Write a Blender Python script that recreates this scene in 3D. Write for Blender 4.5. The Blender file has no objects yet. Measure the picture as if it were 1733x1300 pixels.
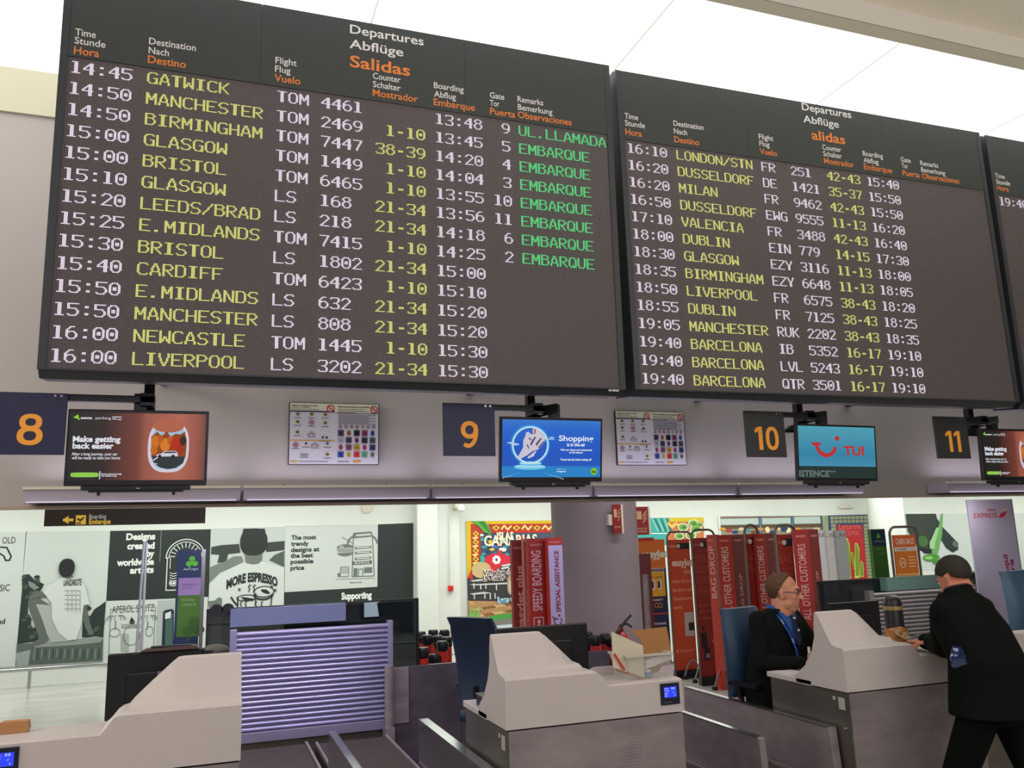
import bpy, bmesh, math, random
from mathutils import Vector as V, Matrix, noise
random.seed(7)
C = bpy.context.scene.collection
PI = math.pi

# ---------------------------------------------------------------- camera
FPX = 1415.0; YAW, PITCH, ROLL, EYE = 0.349834, 0.187707, -0.030918, 1.78
_cy, _sy, _cp, _sp = math.cos(YAW), math.sin(YAW), math.cos(PITCH), math.sin(PITCH)
FW = V((_sy*_cp, _cy*_cp, _sp)); _r = V((_cy, -_sy, 0)); _u = _r.cross(FW)
RT = _r*math.cos(ROLL) + _u*math.sin(ROLL); UP = -_r*math.sin(ROLL) + _u*math.cos(ROLL)
EYEP = V((0, 0, EYE))
cd = bpy.data.cameras.new('camera'); cam = bpy.data.objects.new('camera', cd); C.objects.link(cam)
cd.sensor_fit = 'HORIZONTAL'; cd.sensor_width = 36; cd.lens = 36*FPX/1733; cd.clip_end = 200
m3 = Matrix((RT, UP, -FW)).transposed()
cam.matrix_world = Matrix.Translation(EYEP) @ m3.to_4x4()
bpy.context.scene.camera = cam

# ---------------------------------------------------------------- world, light, exposure
sc = bpy.context.scene
sc.view_settings.view_transform = 'Standard'; sc.view_settings.look = 'None'
sc.view_settings.gamma = 1; sc.view_settings.exposure = 0.0
w = bpy.data.worlds.new('world'); sc.world = w; w.use_nodes = True
w.node_tree.nodes['Background'].inputs[0].default_value = (0.78, 0.76, 0.80, 1)
w.node_tree.nodes['Background'].inputs[1].default_value = 0.12

def area(name, loc, size, energy, col, rot=(0, 0, 0), spread=PI):
    d = bpy.data.lights.new(name, 'AREA'); d.shape = 'RECTANGLE'; d.size, d.size_y = size
    d.energy = energy; d.color = col; d.spread = spread
    o = bpy.data.objects.new(name, d); o.location = loc; o.rotation_euler = rot; C.objects.link(o); return o
L_HALL = [area('hall_lamp', (x, 12.2, 3.0), (3.6, 1.6), 95, (0.93, 1.0, 0.93)) for x in (-4, 0.2, 4.4, 8.6, 12.8, 17)]
L_AISLE = [area('aisle_fill', (x, 6.3, 3.05), (2.2, 0.3), 23, (1.0, 0.90, 0.86)) for x in (0.3, 4.2, 8.1)]  # unseen fill added to brighten the fronts of banners and totems
L_LEDGE = [area('ledge_lamp', (x, 5.66, 2.04), (1.6, 0.12), e, c, (math.radians(24), 0, 0)) for x, e, c in ((0.5, 19, (0.78, 0.73, 1.0)), (3.0, 5, (0.8, 0.75, 1.0)), (5.9, 10, (1.0, 0.95, 0.90)))]
L_FRONT = [area('concourse_fill', (x, -1.6, 4.7), (3.0, 1.6), 70, c, (math.radians(38), 0, 0)) for x, c in ((-3.5, (0.95, 0.86, 1.0)), (1.0, (0.94, 0.85, 1.0)), (5.5, (1.0, 0.93, 0.80)))]  # general fill added behind the camera, tinted from lilac to warm
L_UP = [area('ceiling_fill', (x, 0.5, 3.3), (2.5, 0.8), 75, (1.0, 0.95, 0.86), (PI, 0, 0)) for x in (1.5, 5.5)]  # hidden light added to brighten the near ceiling, stands in for floor bounce
L_LOW = area('low_front_fill', (2.6, -5.0, 3.1), (6.0, 1.2), 75, (0.98, 0.92, 0.95), (math.radians(88), 0, 0))  # low fill added behind the camera to light the wall under the boards
L_WARM = area('warm_side_fill', (-5.5, 3.0, 4.3), (1.6, 3.0), 170, (1.0, 0.90, 0.70), (0, math.radians(-62), 0))  # warm fill added out of view to brighten the left-facing desk sides

# ---------------------------------------------------------------- helpers
def ray(px, py): return FW + RT*((px-866.5)/FPX) - UP*((py-650)/FPX)
def onX(px, py, x): d = ray(px, py); return EYEP + d*(x/d.x)
def onY(px, py, y): d = ray(px, py); return EYEP + d*(y/d.y)
def onZ(px, py, z): d = ray(px, py); return EYEP + d*((z-EYE)/d.z)
def s2l(c):
    c = c/255.0
    return c/12.92 if c <= 0.04045 else ((c+0.055)/1.055)**2.4
def lin(c): return (s2l(c[0]), s2l(c[1]), s2l(c[2]), 1)
_mats = {}
def mat(name, col, rough=0.6, metal=0.0, emit=0.0, noise_amt=0.0, nscale=8.0, bump=0.0, stretch=(1, 1, 1), alpha=1.0, trans=0.0, coat=0.0, spec=None):
    if name in _mats: return _mats[name]
    m = bpy.data.materials.new(name); m.use_nodes = True; nt = m.node_tree; b = nt.nodes['Principled BSDF']
    b.inputs['Base Color'].default_value = lin(col); b.inputs['Roughness'].default_value = rough
    b.inputs['Metallic'].default_value = metal
    if emit:
        b.inputs['Base Color'].default_value = (0.01, 0.01, 0.01, 1)
        b.inputs['Emission Color'].default_value = lin(col); b.inputs['Emission Strength'].default_value = emit
        b.inputs['Specular IOR Level'].default_value = 0.1
    if spec is not None: b.inputs['Specular IOR Level'].default_value = spec
    if alpha < 1: b.inputs['Alpha'].default_value = alpha
    if trans: b.inputs['Transmission Weight'].default_value = trans
    if coat: b.inputs['Coat Weight'].default_value = coat
    if noise_amt or bump:
        tc = nt.nodes.new('ShaderNodeTexCoord'); mp = nt.nodes.new('ShaderNodeMapping'); mp.inputs['Scale'].default_value = stretch
        nz = nt.nodes.new('ShaderNodeTexNoise'); nz.inputs['Scale'].default_value = nscale; nz.inputs['Detail'].default_value = 5
        nt.links.new(tc.outputs['Object'], mp.inputs[0]); nt.links.new(mp.outputs[0], nz.inputs['Vector'])
        if noise_amt and not emit:
            cr = nt.nodes.new('ShaderNodeValToRGB'); c = lin(col)
            cr.color_ramp.elements[0].position = 0.3; cr.color_ramp.elements[1].position = 0.7
            cr.color_ramp.elements[0].color = tuple(max(0, x*(1-noise_amt)) for x in c[:3])+(1,)
            cr.color_ramp.elements[1].color = tuple(min(1, x*(1+noise_amt)) for x in c[:3])+(1,)
            nt.links.new(nz.outputs['Fac'], cr.inputs[0]); nt.links.new(cr.outputs[0], b.inputs['Base Color'])
        if bump:
            bp = nt.nodes.new('ShaderNodeBump'); bp.inputs['Strength'].default_value = bump; bp.inputs['Distance'].default_value = 0.01
            nt.links.new(nz.outputs['Fac'], bp.inputs['Height']); nt.links.new(bp.outputs[0], b.inputs['Normal'])
    _mats[name] = m; return m
def gradmat(name, stops, axis=0, emit=1.0, diag=0.0):
    """a picture shown by a screen: colours running across it"""
    if name in _mats: return _mats[name]
    m = bpy.data.materials.new(name); m.use_nodes = True; nt = m.node_tree; b = nt.nodes['Principled BSDF']
    b.inputs['Base Color'].default_value = (0.01, 0.01, 0.01, 1); b.inputs['Roughness'].default_value = 0.35
    tc = nt.nodes.new('ShaderNodeTexCoord'); sp = nt.nodes.new('ShaderNodeSeparateXYZ'); cr = nt.nodes.new('ShaderNodeValToRGB')
    nt.links.new(tc.outputs['Generated'], sp.inputs[0]); nt.links.new(sp.outputs[axis], cr.inputs[0])
    e = cr.color_ramp.elements
    e[0].position = stops[0][0]; e[0].color = lin(stops[0][1]); e[1].position = stops[-1][0]; e[1].color = lin(stops[-1][1])
    for p, c in stops[1:-1]:
        q = e.new(p); q.color = lin(c)
    nt.links.new(cr.outputs[0], b.inputs['Emission Color']); b.inputs['Emission Strength'].default_value = emit
    _mats[name] = m; return m
def ink(col, emit=0.0, rough=0.55):
    return mat(('glow_%d_%d_%d_%.2f' if emit else 'ink_%d_%d_%d_%.2f') % (col[0], col[1], col[2], emit), col, rough, 0, emit)

def tag(o, label=None, cat=None, group=None, kind=None):
    if label: o['label'] = label
    if cat: o['category'] = cat
    if group: o['group'] = group
    if kind: o['kind'] = kind
    return o
WM = {}
def thing(name, loc, label, cat, group=None, rot=(0, 0, 0), rz=None):
    o = bpy.data.objects.new(name, None); C.objects.link(o); o.empty_display_size = 0.1
    R = rotm(*rot) if rz is None else Matrix.Rotation(rz, 3, 'Z')
    o.location = loc; o.rotation_euler = R.to_euler(); WM[o] = Matrix.Translation(V(loc)) @ R.to_4x4()
    return tag(o, label, cat, group)
def rotm(a, b, c): return Matrix.Rotation(c, 3, 'Z') @ Matrix.Rotation(b, 3, 'Y') @ Matrix.Rotation(a, 3, 'X')

class MB:
    def __init__(s): s.v = []; s.f = []; s.m = []
    def add(s, vs, fs, m=0):
        k = len(s.v); s.v += [V(p) for p in vs]; s.f += [tuple(i+k for i in f) for f in fs]; s.m += [m]*len(fs); return s
    def poly(s, pts, m=0): return s.add(pts, [tuple(range(len(pts)))], m)
    def box(s, a, b, m=0, R=None, o=None):
        x0, x1 = sorted((a[0], b[0])); y0, y1 = sorted((a[1], b[1])); z0, z1 = sorted((a[2], b[2]))
        vs = [V(p) for p in ((x0,y0,z0),(x1,y0,z0),(x1,y1,z0),(x0,y1,z0),(x0,y0,z1),(x1,y0,z1),(x1,y1,z1),(x0,y1,z1))]
        if R is not None: o = V(o or (0,0,0)); vs = [R @ (p-o)+o for p in vs]
        return s.add(vs, [(3,2,1,0),(4,5,6,7),(0,1,5,4),(1,2,6,5),(2,3,7,6),(3,0,4,7)], m)
    def prism(s, pts, vec, m=0):
        n = len(pts); p = [V(q) for q in pts]; vec = V(vec)
        nn = sum(((p[i].cross(p[(i+1) % n])) for i in range(n)), V((0,0,0)))
        if nn.dot(vec) > 0: p = p[::-1]
        fs = [tuple(range(n)), tuple(range(2*n-1, n-1, -1))]+[(i, i+n, (i+1) % n+n, (i+1) % n) for i in range(n)]
        return s.add(p+[q+vec for q in p], fs, m)
    def loft(s, rings, m=0, cap=True):
        n = len(rings[0]); vs = [p for r in rings for p in r]; fs = []
        for k in range(len(rings)-1):
            for i in range(n):
                a = k*n+i; b = k*n+(i+1) % n; fs.append((a, b, b+n, a+n))
        if cap: fs += [tuple(range(n-1, -1, -1)), tuple(range((len(rings)-1)*n, len(rings)*n))]
        return s.add(vs, fs, m)
    def tube(s, path, r, seg=10, m=0, cap=True):
        P = [V(p) for p in path]; rs = r if isinstance(r, (list, tuple)) else [r]*len(P)
        rings = []; t0 = (P[1]-P[0]).normalized(); a = V((0,0,1)) if abs(t0.z) < 0.9 else V((1,0,0)); nrm = t0.cross(a).normalized()
        for i, p in enumerate(P):
            t = ((P[min(i+1, len(P)-1)]-p).normalized()+(p-P[max(i-1, 0)]).normalized()).normalized()
            nrm = (nrm-t*nrm.dot(t)).normalized(); b = t.cross(nrm)
            rings.append([p+(nrm*math.cos(2*PI*k/seg)+b*math.sin(2*PI*k/seg))*rs[i] for k in range(seg)])
        return s.loft(rings, m, cap)
    def lathe(s, prof, c=(0,0,0), seg=24, m=0, R=None):
        c = V(c); rings = []
        for r, z in prof:
            ring = [V((r*math.cos(2*PI*k/seg), r*math.sin(2*PI*k/seg), z)) for k in range(seg)]
            rings.append([(R @ p if R is not None else p)+c for p in ring])
        return s.loft(rings, m)
    def ball(s, c, r, m=0, seg=16, rings=10, R=None):
        r = (r, r, r) if not isinstance(r, (tuple, list)) else r; c = V(c); rr = []
        for i in range(rings+1):
            t = PI*i/rings; q = max(math.sin(t), 0.001)
            rr.append([(lambda p: (R @ p if R is not None else p)+c)(V((r[0]*q*math.cos(2*PI*k/seg), r[1]*q*math.sin(2*PI*k/seg), -r[2]*math.cos(t)))) for k in range(seg)])
        return s.loft(rr, m)
    def build(s, name, mats, parent=None, smooth=False, bevel=0.0, local=False, solid=0.0, seg=2, ang=35, label=None):
        if not isinstance(mats, (list, tuple)): mats = [mats]
        me = bpy.data.meshes.new(name); o = bpy.data.objects.new(name, me); C.objects.link(o)
        if parent is not None:
            o.parent = parent; W = WM[parent]; WM[o] = W
            if local: vs = s.v
            else: Wi = W.inverted(); vs = [Wi @ p for p in s.v]
        else:
            lo = V([min(p[i] for p in s.v) for i in range(3)]); hi = V([max(p[i] for p in s.v) for i in range(3)])
            og = V(((lo.x+hi.x)/2, (lo.y+hi.y)/2, lo.z)); o.location = og; vs = [p-og for p in s.v]; WM[o] = Matrix.Translation(og)
        me.from_pydata([tuple(p) for p in vs], [], s.f)
        for mm in mats: me.materials.append(mm)
        for i, p in enumerate(me.polygons): p.material_index = min(s.m[i], len(mats)-1); p.use_smooth = bool(smooth)
        if smooth == 'auto' or bevel:
            pass
        if solid:
            md = o.modifiers.new('solid', 'SOLIDIFY'); md.thickness = solid; md.offset = 0
        if bevel:
            md = o.modifiers.new('bevel', 'BEVEL'); md.width = bevel; md.segments = seg; md.limit_method = 'ANGLE'; md.angle_limit = math.radians(ang)
        if smooth:
            me.set_sharp_from_angle(angle=math.radians(40 if smooth is True else smooth))
        me.update()
        if label: o['label'] = label
        return o
def struct(name, mb, m, **k): o = mb.build(name, m, **k); o['kind'] = 'structure'; return o

# ---- flat lettering from Blender's own font, as polygons with capitals 1 high
_tc = {}
def _raw(txt, bold, sp):
    cu = bpy.data.curves.new('t', 'FONT'); cu.body = txt; cu.size = 1; cu.resolution_u = 3; cu.offset = bold; cu.space_character = sp
    ob = bpy.data.objects.new('t', cu); C.objects.link(ob)
    dg = bpy.context.evaluated_depsgraph_get(); me = bpy.data.meshes.new_from_object(ob.evaluated_get(dg))
    vs = [(v.co.x, v.co.y) for v in me.vertices]; fs = [tuple(p.vertices) for p in me.polygons]
    bpy.data.objects.remove(ob); bpy.data.curves.remove(cu); bpy.data.meshes.remove(me)
    return vs, fs
def _glyphs(txt, bold, sp=1.0):
    key = (txt, bold, sp)
    if key not in _tc:
        if 'K' not in _tc: _tc['K'] = max(v[1] for v in _raw('H', 0.0, 1.0)[0])
        vs, fs = _raw(txt, bold, sp); k = _tc['K']; x0 = min(v[0] for v in vs)
        vs = [((v[0]-x0)/k, v[1]/k) for v in vs]; _tc[key] = (vs, fs, max(v[0] for v in vs))
    return _tc[key]

def ring_pts(cx, cz, rx, rz, e, n=36): return [(cx+rx*math.copysign(abs(math.cos(2*PI*i/n))**(2/e), math.cos(2*PI*i/n)), cz+rz*math.copysign(abs(math.sin(2*PI*i/n))**(2/e), math.sin(2*PI*i/n))) for i in range(n)]
class Art:
    """flat printing on a plane: local x to the right, z up, looking along +y; each layer lies 0.6 mm nearer"""
    def __init__(s, frame, y=0.0, step=0.0006, ref=None, emit=0.0, zoom=(0, 0, 1)):
        s.W = frame; s.y = y; s.step = step; s.mb = MB(); s.mats = []; s.ref = ref or frame; s.emit = emit; s.z = zoom; s.ds = (0, 0); s.n = 0
    def uv(s, zx, zy):
        px = s.z[0]+zx/s.z[2]; py = s.z[1]+zy/s.z[2]; Wi = s.ref.inverted(); o = Wi @ EYEP; d = Wi.to_3x3() @ ray(px, py)
        p = o+d*((s.y-o.y)/d.y); return (p.x+s.ds[0], p.z+s.ds[1])
    def mi(s, col):
        m = col if not isinstance(col, tuple) else ink(col, s.emit)
        if m not in s.mats: s.mats.append(m)
        return s.mats.index(m)
    def poly(s, pts, col, L=1): # uv points
        a = sum(pts[i][0]*pts[(i+1) % len(pts)][1]-pts[(i+1) % len(pts)][0]*pts[i][1] for i in range(len(pts)))
        if a < 0: pts = pts[::-1]
        s.n += 1; s.mb.poly([V((p[0], s.y-L*s.step-s.n*s.step*0.009, p[1])) for p in pts], s.mi(col))
    def zp(s, pts, col, L=1): s.poly([s.uv(*p) for p in pts], col, L)
    def rect(s, x0, x1, z0, z1, col, L=1): s.poly([(x0, z0), (x1, z0), (x1, z1), (x0, z1)], col, L)
    def zr(s, a, b, col, L=1):
        p = s.uv(*a); q = s.uv(*b); s.rect(min(p[0], q[0]), max(p[0], q[0]), min(p[1], q[1]), max(p[1], q[1]), col, L)
    def oval(s, cx, cz, rx, rz, col, L=1, n=28, e=2.0, a0=0, a1=2*PI):
        pts = []
        for i in range(n if a1-a0 > 6.2 else n+1):
            t = a0+(a1-a0)*i/n; c, q = math.cos(t), math.sin(t)
            pts.append((cx+rx*math.copysign(abs(c)**(2/e), c), cz+rz*math.copysign(abs(q)**(2/e), q)))
        s.poly(pts, col, L)
    def zo(s, c, r, col, L=1, **k):
        p = s.uv(*c); q = s.uv(c[0]+r[0], c[1]); t = s.uv(c[0], c[1]+r[1])
        s.oval(p[0], p[1], abs(q[0]-p[0]), abs(t[1]-p[1]), col, L, **k)
    def line(s, pts, wd, col, L=1, closed=False):
        P = [V((p[0], p[1])) for p in pts]
        if closed: P.append(P[0])
        for a, b in zip(P[:-1], P[1:]):
            d = b-a
            if d.length < 1e-6: continue
            d.normalize(); n = V((-d.y, d.x))*wd/2; e = d*wd*0.3
            s.poly([tuple(a-n-e), tuple(b-n+e), tuple(b+n+e), tuple(a+n-e)], col, L)
    def zl(s, pts, wd, col, L=1, closed=False): s.line([s.uv(*p) for p in pts], wd, col, L, closed)
    def arc(s, cx, cz, rx, rz, a0, a1, wd, col, L=1, n=24): s.line([(cx+rx*math.cos(a0+(a1-a0)*i/n), cz+rz*math.sin(a0+(a1-a0)*i/n)) for i in range(n+1)], wd, col, L)
    def ring(s, cx, cz, rx, rz, wx, wz, col, L=1, e=2.3):
        a = ring_pts(cx, cz, rx, rz, e); b = ring_pts(cx, cz, rx-wx, rz-wz, e)
        for i in range(len(a)): j = (i+1) % len(a); s.poly([a[i], a[j], b[j], b[i]], col, L)
    def text(s, txt, x, z, cap, col, L=2, width=None, bold=0.02, rot=0.0, anchor='l', sp=1.0, bend=0.0):
        if not txt: return
        s.n += 1; vs, fs, wd = _glyphs(txt, bold, sp); sx = cap if width is None else width/wd
        W_ = wd*sx; ox = {'l': 0, 'c': -W_/2, 'r': -W_}[anchor]; c, q = math.cos(rot), math.sin(rot); out = []
        for vx, vz in vs:
            a, b = vx*sx+ox, vz*cap
            if bend: b -= bend*((a-ox-W_/2)/(W_/2))**2
            out.append(V((x+a*c-b*q, s.y-L*s.step-s.n*s.step*0.009, z+a*q+b*c)))
        s.mb.add(out, fs, s.mi(col))
    def zt(s, txt, a, xr, cap, col, L=2, bold=0.02, slope=0.17, bend=0.0):
        p = s.uv(*a); q = s.uv(xr, a[1]+slope*(xr-a[0])); s.text(txt, p[0], p[1], cap, col, L, width=q[0]-p[0], bold=bold, bend=bend)
    def zv(s, txt, a, ytop, cap, col, L=2, bold=0.02, dx=0):
        """lettering running upwards: a = bottom of the baseline, ytop = where the word ends"""
        p = s.uv(*a); q = s.uv(a[0]+dx, ytop); s.text(txt, p[0], p[1], cap, col, L, width=q[1]-p[1], bold=bold, rot=PI/2)
    def build(s, name, parent, **k): return s.mb.build(name, s.mats, parent, local=True, **k)

# ---------------------------------------------------------------- materials
M_plaster = mat('grey_plaster', (172, 166, 164), 0.75, noise_amt=0.03, nscale=1.5)
M_cream = mat('cream_plaster', (222, 216, 200), 0.8, noise_amt=0.02, nscale=2)
M_ceil = mat('white_ceiling', (214, 210, 200), 0.8, noise_amt=0.02, nscale=2)
M_white = mat('white_wall_paint', (226, 228, 222), 0.7, noise_amt=0.02, nscale=3)
M_black = mat('black_metal', (26, 28, 32), 0.45, 0.2)
M_plastic = mat('black_plastic', (20, 21, 24), 0.35)
M_frame = mat('charcoal_frame', (44, 48, 54), 0.5)
M_head = mat('header_panel', (45, 51, 50), 0.55, noise_amt=0.05, nscale=14)
M_steel = mat('brushed_steel', (148, 139, 142), 0.38, 0.35, noise_amt=0.18, nscale=5, stretch=(1, 1, 2.5))
M_steeld = mat('dark_steel', (112, 108, 100), 0.42, 0.7, noise_amt=0.15, nscale=4)
M_polish = mat('polished_steel', (150, 148, 156), 0.24, 0.92, noise_amt=0.15, nscale=3)
M_chrome = mat('chrome', (190, 190, 192), 0.22, 0.95)
M_solid = mat('white_solid_surface', (196, 188, 187), 0.42, noise_amt=0.02, nscale=4)
M_rubber = mat('belt_rubber', (62, 54, 50), 0.6, noise_amt=0.2, nscale=30, bump=0.15)
M_floor = mat('grey_marble', (186, 184, 178), 0.22, noise_amt=0.12, nscale=1.6, stretch=(1, 2.2, 1))
M_glass = mat('tinted_glass', (70, 84, 82), 0.06, 0, alpha=0.42)
M_red = mat('red_banner_print', (176, 40, 30), 0.5)
M_orange = mat('orange_banner_print', (222, 98, 38), 0.5)
M_blue = mat('blue_leatherette', (30, 58, 86), 0.5, noise_amt=0.08, nscale=20)
# ---------------------------------------------------------------- setting
YW = 5.5; ZB = 2.066; ZC = 4.8
struct('floor', MB().box((-9, -8, -0.1), (26, 14.6, 0)), M_floor)
struct('wall_bulkhead', MB().box((-9, YW, ZB), (26, YW+0.32, 4.482)).box((-9, YW+0.05, 4.482), (26, YW+0.32, 5.3)), M_plaster)
struct('trim_1', MB().box((-9, YW-0.02, 4.482), (26, YW+0.05, 4.778)), mat('band_cream', (196, 194, 170), 0.8))
struct('ceiling', MB().box((-9, -8, 4.94), (26, 3.54, 5.04)).box((-9, 3.54, 4.80), (26, 3.64, 5.04)), M_cream)
struct('ceiling_hall', MB().box((-9, YW+0.32, 3.12), (26, 14.6, 3.2)), M_ceil)
struct('trim_2', MB().box((-9, 3.53, 4.80), (26, 3.54, 4.94)), mat('riser_shade', (190, 184, 176), 0.8))  # riser lies in shade; that shade is put into its greyer colour
struct('wall_far', MB().box((-9, 14.0, 0), (26, 14.3, 3.12)), M_white)
for k, x in enumerate([-4.0, -2.4, -0.8, 0.8, 2.4, 4.0, 5.6, 7.2]):
    t = thing('ceiling_light', (x+0.8, 4.55, ZC), 'glowing white translucent ceiling panel above the departure boards', 'ceiling light', 'luminous ceiling panels in one row')
    MB().box((x+0.006, 3.645, ZC), (x+1.594, 5.52, ZC+0.03)).build('diffuser', mat('glowing_diffuser', (255, 253, 248), 0.5, 0, 2.1), t)
    MB().box((x-0.006, 3.645, ZC-0.004), (x+0.006, 5.52, ZC+0.03)).build('frame_strip', mat('seam_strip', (240, 236, 226), 0.6, 0, 0.9), t)

# ---------------------------------------------------------------- light troughs along the bottom of the bulkhead
segs = [(38, 409), (412, 729), (732, 1004), (1007, 1249), (1252, 1465), (1606, 1800)]
names = ['left end of the ledge, under the first screen', 'second from the left of the ledge, below the notice board', 'third from the left of the ledge, below the blue screen',
         'ledge piece below the right notice board', 'ledge piece ending under the screen with the red smile', 'separate ledge piece at the far right, under the cropped screen']
for (a, b), nm in zip(segs, names):
    x0, x1 = onY(a, 840, 5.28).x, onY(b, 840, 5.28).x
    t = thing('light_trough', ((x0+x1)/2, 5.3, 2.08), 'grey lilac metal light trough, '+nm, 'light fitting')
    MB().prism([(x0, 5.28, 2.082), (x0, 5.28, 2.148), (x0, 5.3, 2.156), (x0, 5.49, 2.156), (x0, 5.49, 2.082)], (x1-x0-0.008, 0, 0)).build('trough', mat('lilac_painted_metal', (176, 168, 186), 0.5), t)
    MB().box((x0, 5.272, 2.150), (x1-0.008, 5.30, 2.166)).build('top_lip', M_cream, t)
    if b > 300:
        area('trough_lamp', ((x0+x1)/2, 5.39, 2.172), (x1-x0-0.1, 0.06), 2.0*(x1-x0), (0.86, 0.78, 1.0), (PI+0.35, 0, 0))
        MB().box((x0+0.02, 5.268, 2.0785), (x1-0.03, 5.283, 2.082)).build('lamp_strip', mat('lamp_bead', (240, 235, 255), 0.4, 0, 1.0), t)
    for xb in (x0+0.25, x1-0.25): MB().tube([(xb, 5.47, 2.16), (xb, 5.47, 2.185)], 0.006).build('bolt', M_plastic, t)
struct('trim_3', MB().box((-9, 5.44, 2.052), (26, YW+0.02, 2.068)), mat('beige_edge', (170, 154, 136), 0.6))

# ---------------------------------------------------------------- departure boards
FONT = {k: bytes.fromhex(v) for k, v in {
'A': '181824244242427e818181', 'B': 'fc828182fc8281818182fc', 'C': '3e4180808080808080413e', 'D': 'fc828181818181818182fc',
'E': 'ff80808080fc80808080ff', 'F': 'ff80808080fc8080808080', 'G': '3e4180808087818181433d', 'H': '8181818181ff8181818181', 'I': '7e1818181818181818187e',
'K': '8182848890e09088848281', 'L': '80808080808080808080ff', 'M': '81c3c3a5a5999981818181', 'N': '81c1c1a191918989858381', 'O': '3c4281818181818181423c',
'P': 'fc82818182fc8080808080', 'Q': '3c4281818181818189463d', 'R': 'fc82818182fc9088848281', 'S': '3e418080403c020101827c', 'T': 'ff18181818181818181818',
'U': '818181818181818181423c', 'V': '8181818142424224241818', 'W': '81818181819999a5a5c381', 'Y': '8181424224181818181818', 'Z': 'ff010204081020408080ff',
'0': '3c4281819999998181423c', '1': '781818181818181818187e', '2': '3c428101020408102040ff', '3': '7e810101021c020101817e', '4': '060e16264686ff06060606',
'5': 'ff808080fc02010101827c', '6': '1c204080bcc2818181423c', '7': 'ff01020204040808101010', '8': '3c4281423c42818181423c', '9': '3c42818181433d01020438',
':': '0000181800000000181800', '-': '00000000003c3c00000000', '.': '0000000000000000003030', '/': '0101020408081020408080'}.items()}
PITCH_LED = 0.00539
def led_rows(rows, cols, top, dv, wcol, ycol, gcol):
    """rows of strings -> three meshes of lit diodes (white, yellow, green)"""
    out = {'w': MB(), 'y': MB(), 'g': MB()}
    p = PITCH_LED
    for r, row in enumerate(rows):
        for (u0, col), txt in zip(cols, row):
            mb = out[col]
            for ci, ch in enumerate(txt):
                if ch == ' ': continue
                for ry, byte in enumerate(FONT[ch]):
                    runs = [0]*9
                    for b in range(8):
                        if byte >> (7-b) & 1: runs[b] = runs[b+1] = 1
                    for b in range(9):
                        if runs[b]:
                            x = u0+(ci*10+b)*p; z = top-r*dv-ry*p; h = p*0.43
                            mb.poly([(x, -0.0035, z-2*h), (x+2*h*0.92, -0.0035, z-2*h), (x+2*h*0.92, -0.0035, z), (x, -0.0035, z)])
    return out
M_led = mat('unlit_diode_face', (46, 42, 42), 0.6)
def led_pattern(m):
    nt = m.node_tree; b = nt.nodes['Principled BSDF']; tc = nt.nodes.new('ShaderNodeTexCoord'); mp = nt.nodes.new('ShaderNodeMapping')
    s = 1/PITCH_LED; mp.inputs['Scale'].default_value = (s, s, s)
    fr = nt.nodes.new('ShaderNodeVectorMath'); fr.operation = 'FRACTION'; sb = nt.nodes.new('ShaderNodeVectorMath'); sb.operation = 'SUBTRACT'
    sb.inputs[1].default_value = (0.5, 0.5, 0.5); sep = nt.nodes.new('ShaderNodeSeparateXYZ'); L = nt.links.new
    L(tc.outputs['Object'], mp.inputs[0]); L(mp.outputs[0], fr.inputs[0]); L(fr.outputs[0], sb.inputs[0]); L(sb.outputs[0], sep.inputs[0])
    mx = nt.nodes.new('ShaderNodeMath'); mx.operation = 'MULTIPLY'; L(sep.outputs[0], mx.inputs[0]); L(sep.outputs[0], mx.inputs[1])
    mz = nt.nodes.new('ShaderNodeMath'); mz.operation = 'MULTIPLY'; L(sep.outputs[2], mz.inputs[0]); L(sep.outputs[2], mz.inputs[1])
    ad = nt.nodes.new('ShaderNodeMath'); L(mx.outputs[0], ad.inputs[0]); L(mz.outputs[0], ad.inputs[1])
    lt = nt.nodes.new('ShaderNodeMath'); lt.operation = 'LESS_THAN'; L(ad.outputs[0], lt.inputs[0]); lt.inputs[1].default_value = 0.06
    mc = nt.nodes.new('ShaderNodeMix'); mc.data_type = 'RGBA'; L(lt.outputs[0], mc.inputs['Factor'])
    mc.inputs['A'].default_value = lin((32, 28, 29)); mc.inputs['B'].default_value = lin((164, 154, 158)); L(mc.outputs['Result'], b.inputs['Base Color'])
led_pattern(M_led)
G_w = mat('white_diode', (236, 222, 238), 0.5, 0, 1.15); G_y = mat('yellow_diode', (228, 226, 130), 0.5, 0, 1.08); G_g = mat('green_diode', (100, 230, 140), 0.5, 0, 1.05)
WH = (214, 214, 212); OR = (216, 124, 50)
COLS = [(-1.371, 'w'), (-1.044, 'y'), (-0.4452, 'w'), (-0.228, 'w'), (0.049, 'y'), (0.3675, 'w'), (0.6887, 'w'), (0.841, 'g')]
T1 = '''14:45|GATWICK|TOM|4461||13:48| 9|UL.LLAMADA
14:50|MANCHESTER|TOM|2469| 1-10|13:45| 5|EMBARQUE
14:50|BIRMINGHAM|TOM|7447|38-39|14:20| 4|EMBARQUE
15:00|GLASGOW|TOM|1449| 1-10|14:04| 3|EMBARQUE
15:00|BRISTOL|TOM|6465| 1-10|13:55|10|EMBARQUE
15:10|GLASGOW|LS|168|21-34|13:56|11|EMBARQUE
15:20|LEEDS/BRAD|LS|218|21-34|14:18| 6|EMBARQUE
15:25|E.MIDLANDS|TOM|7415| 1-10|14:25| 2|EMBARQUE
15:30|BRISTOL|LS|1802|21-34|15:00
15:40|CARDIFF|TOM|6423| 1-10|15:10
15:50|E.MIDLANDS|LS|632|21-34|15:20
15:50|MANCHESTER|LS|808|21-34|15:20
16:00|NEWCASTLE|TOM|1445| 1-10|15:30
16:00|LIVERPOOL|LS|3202|21-34|15:30'''
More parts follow.
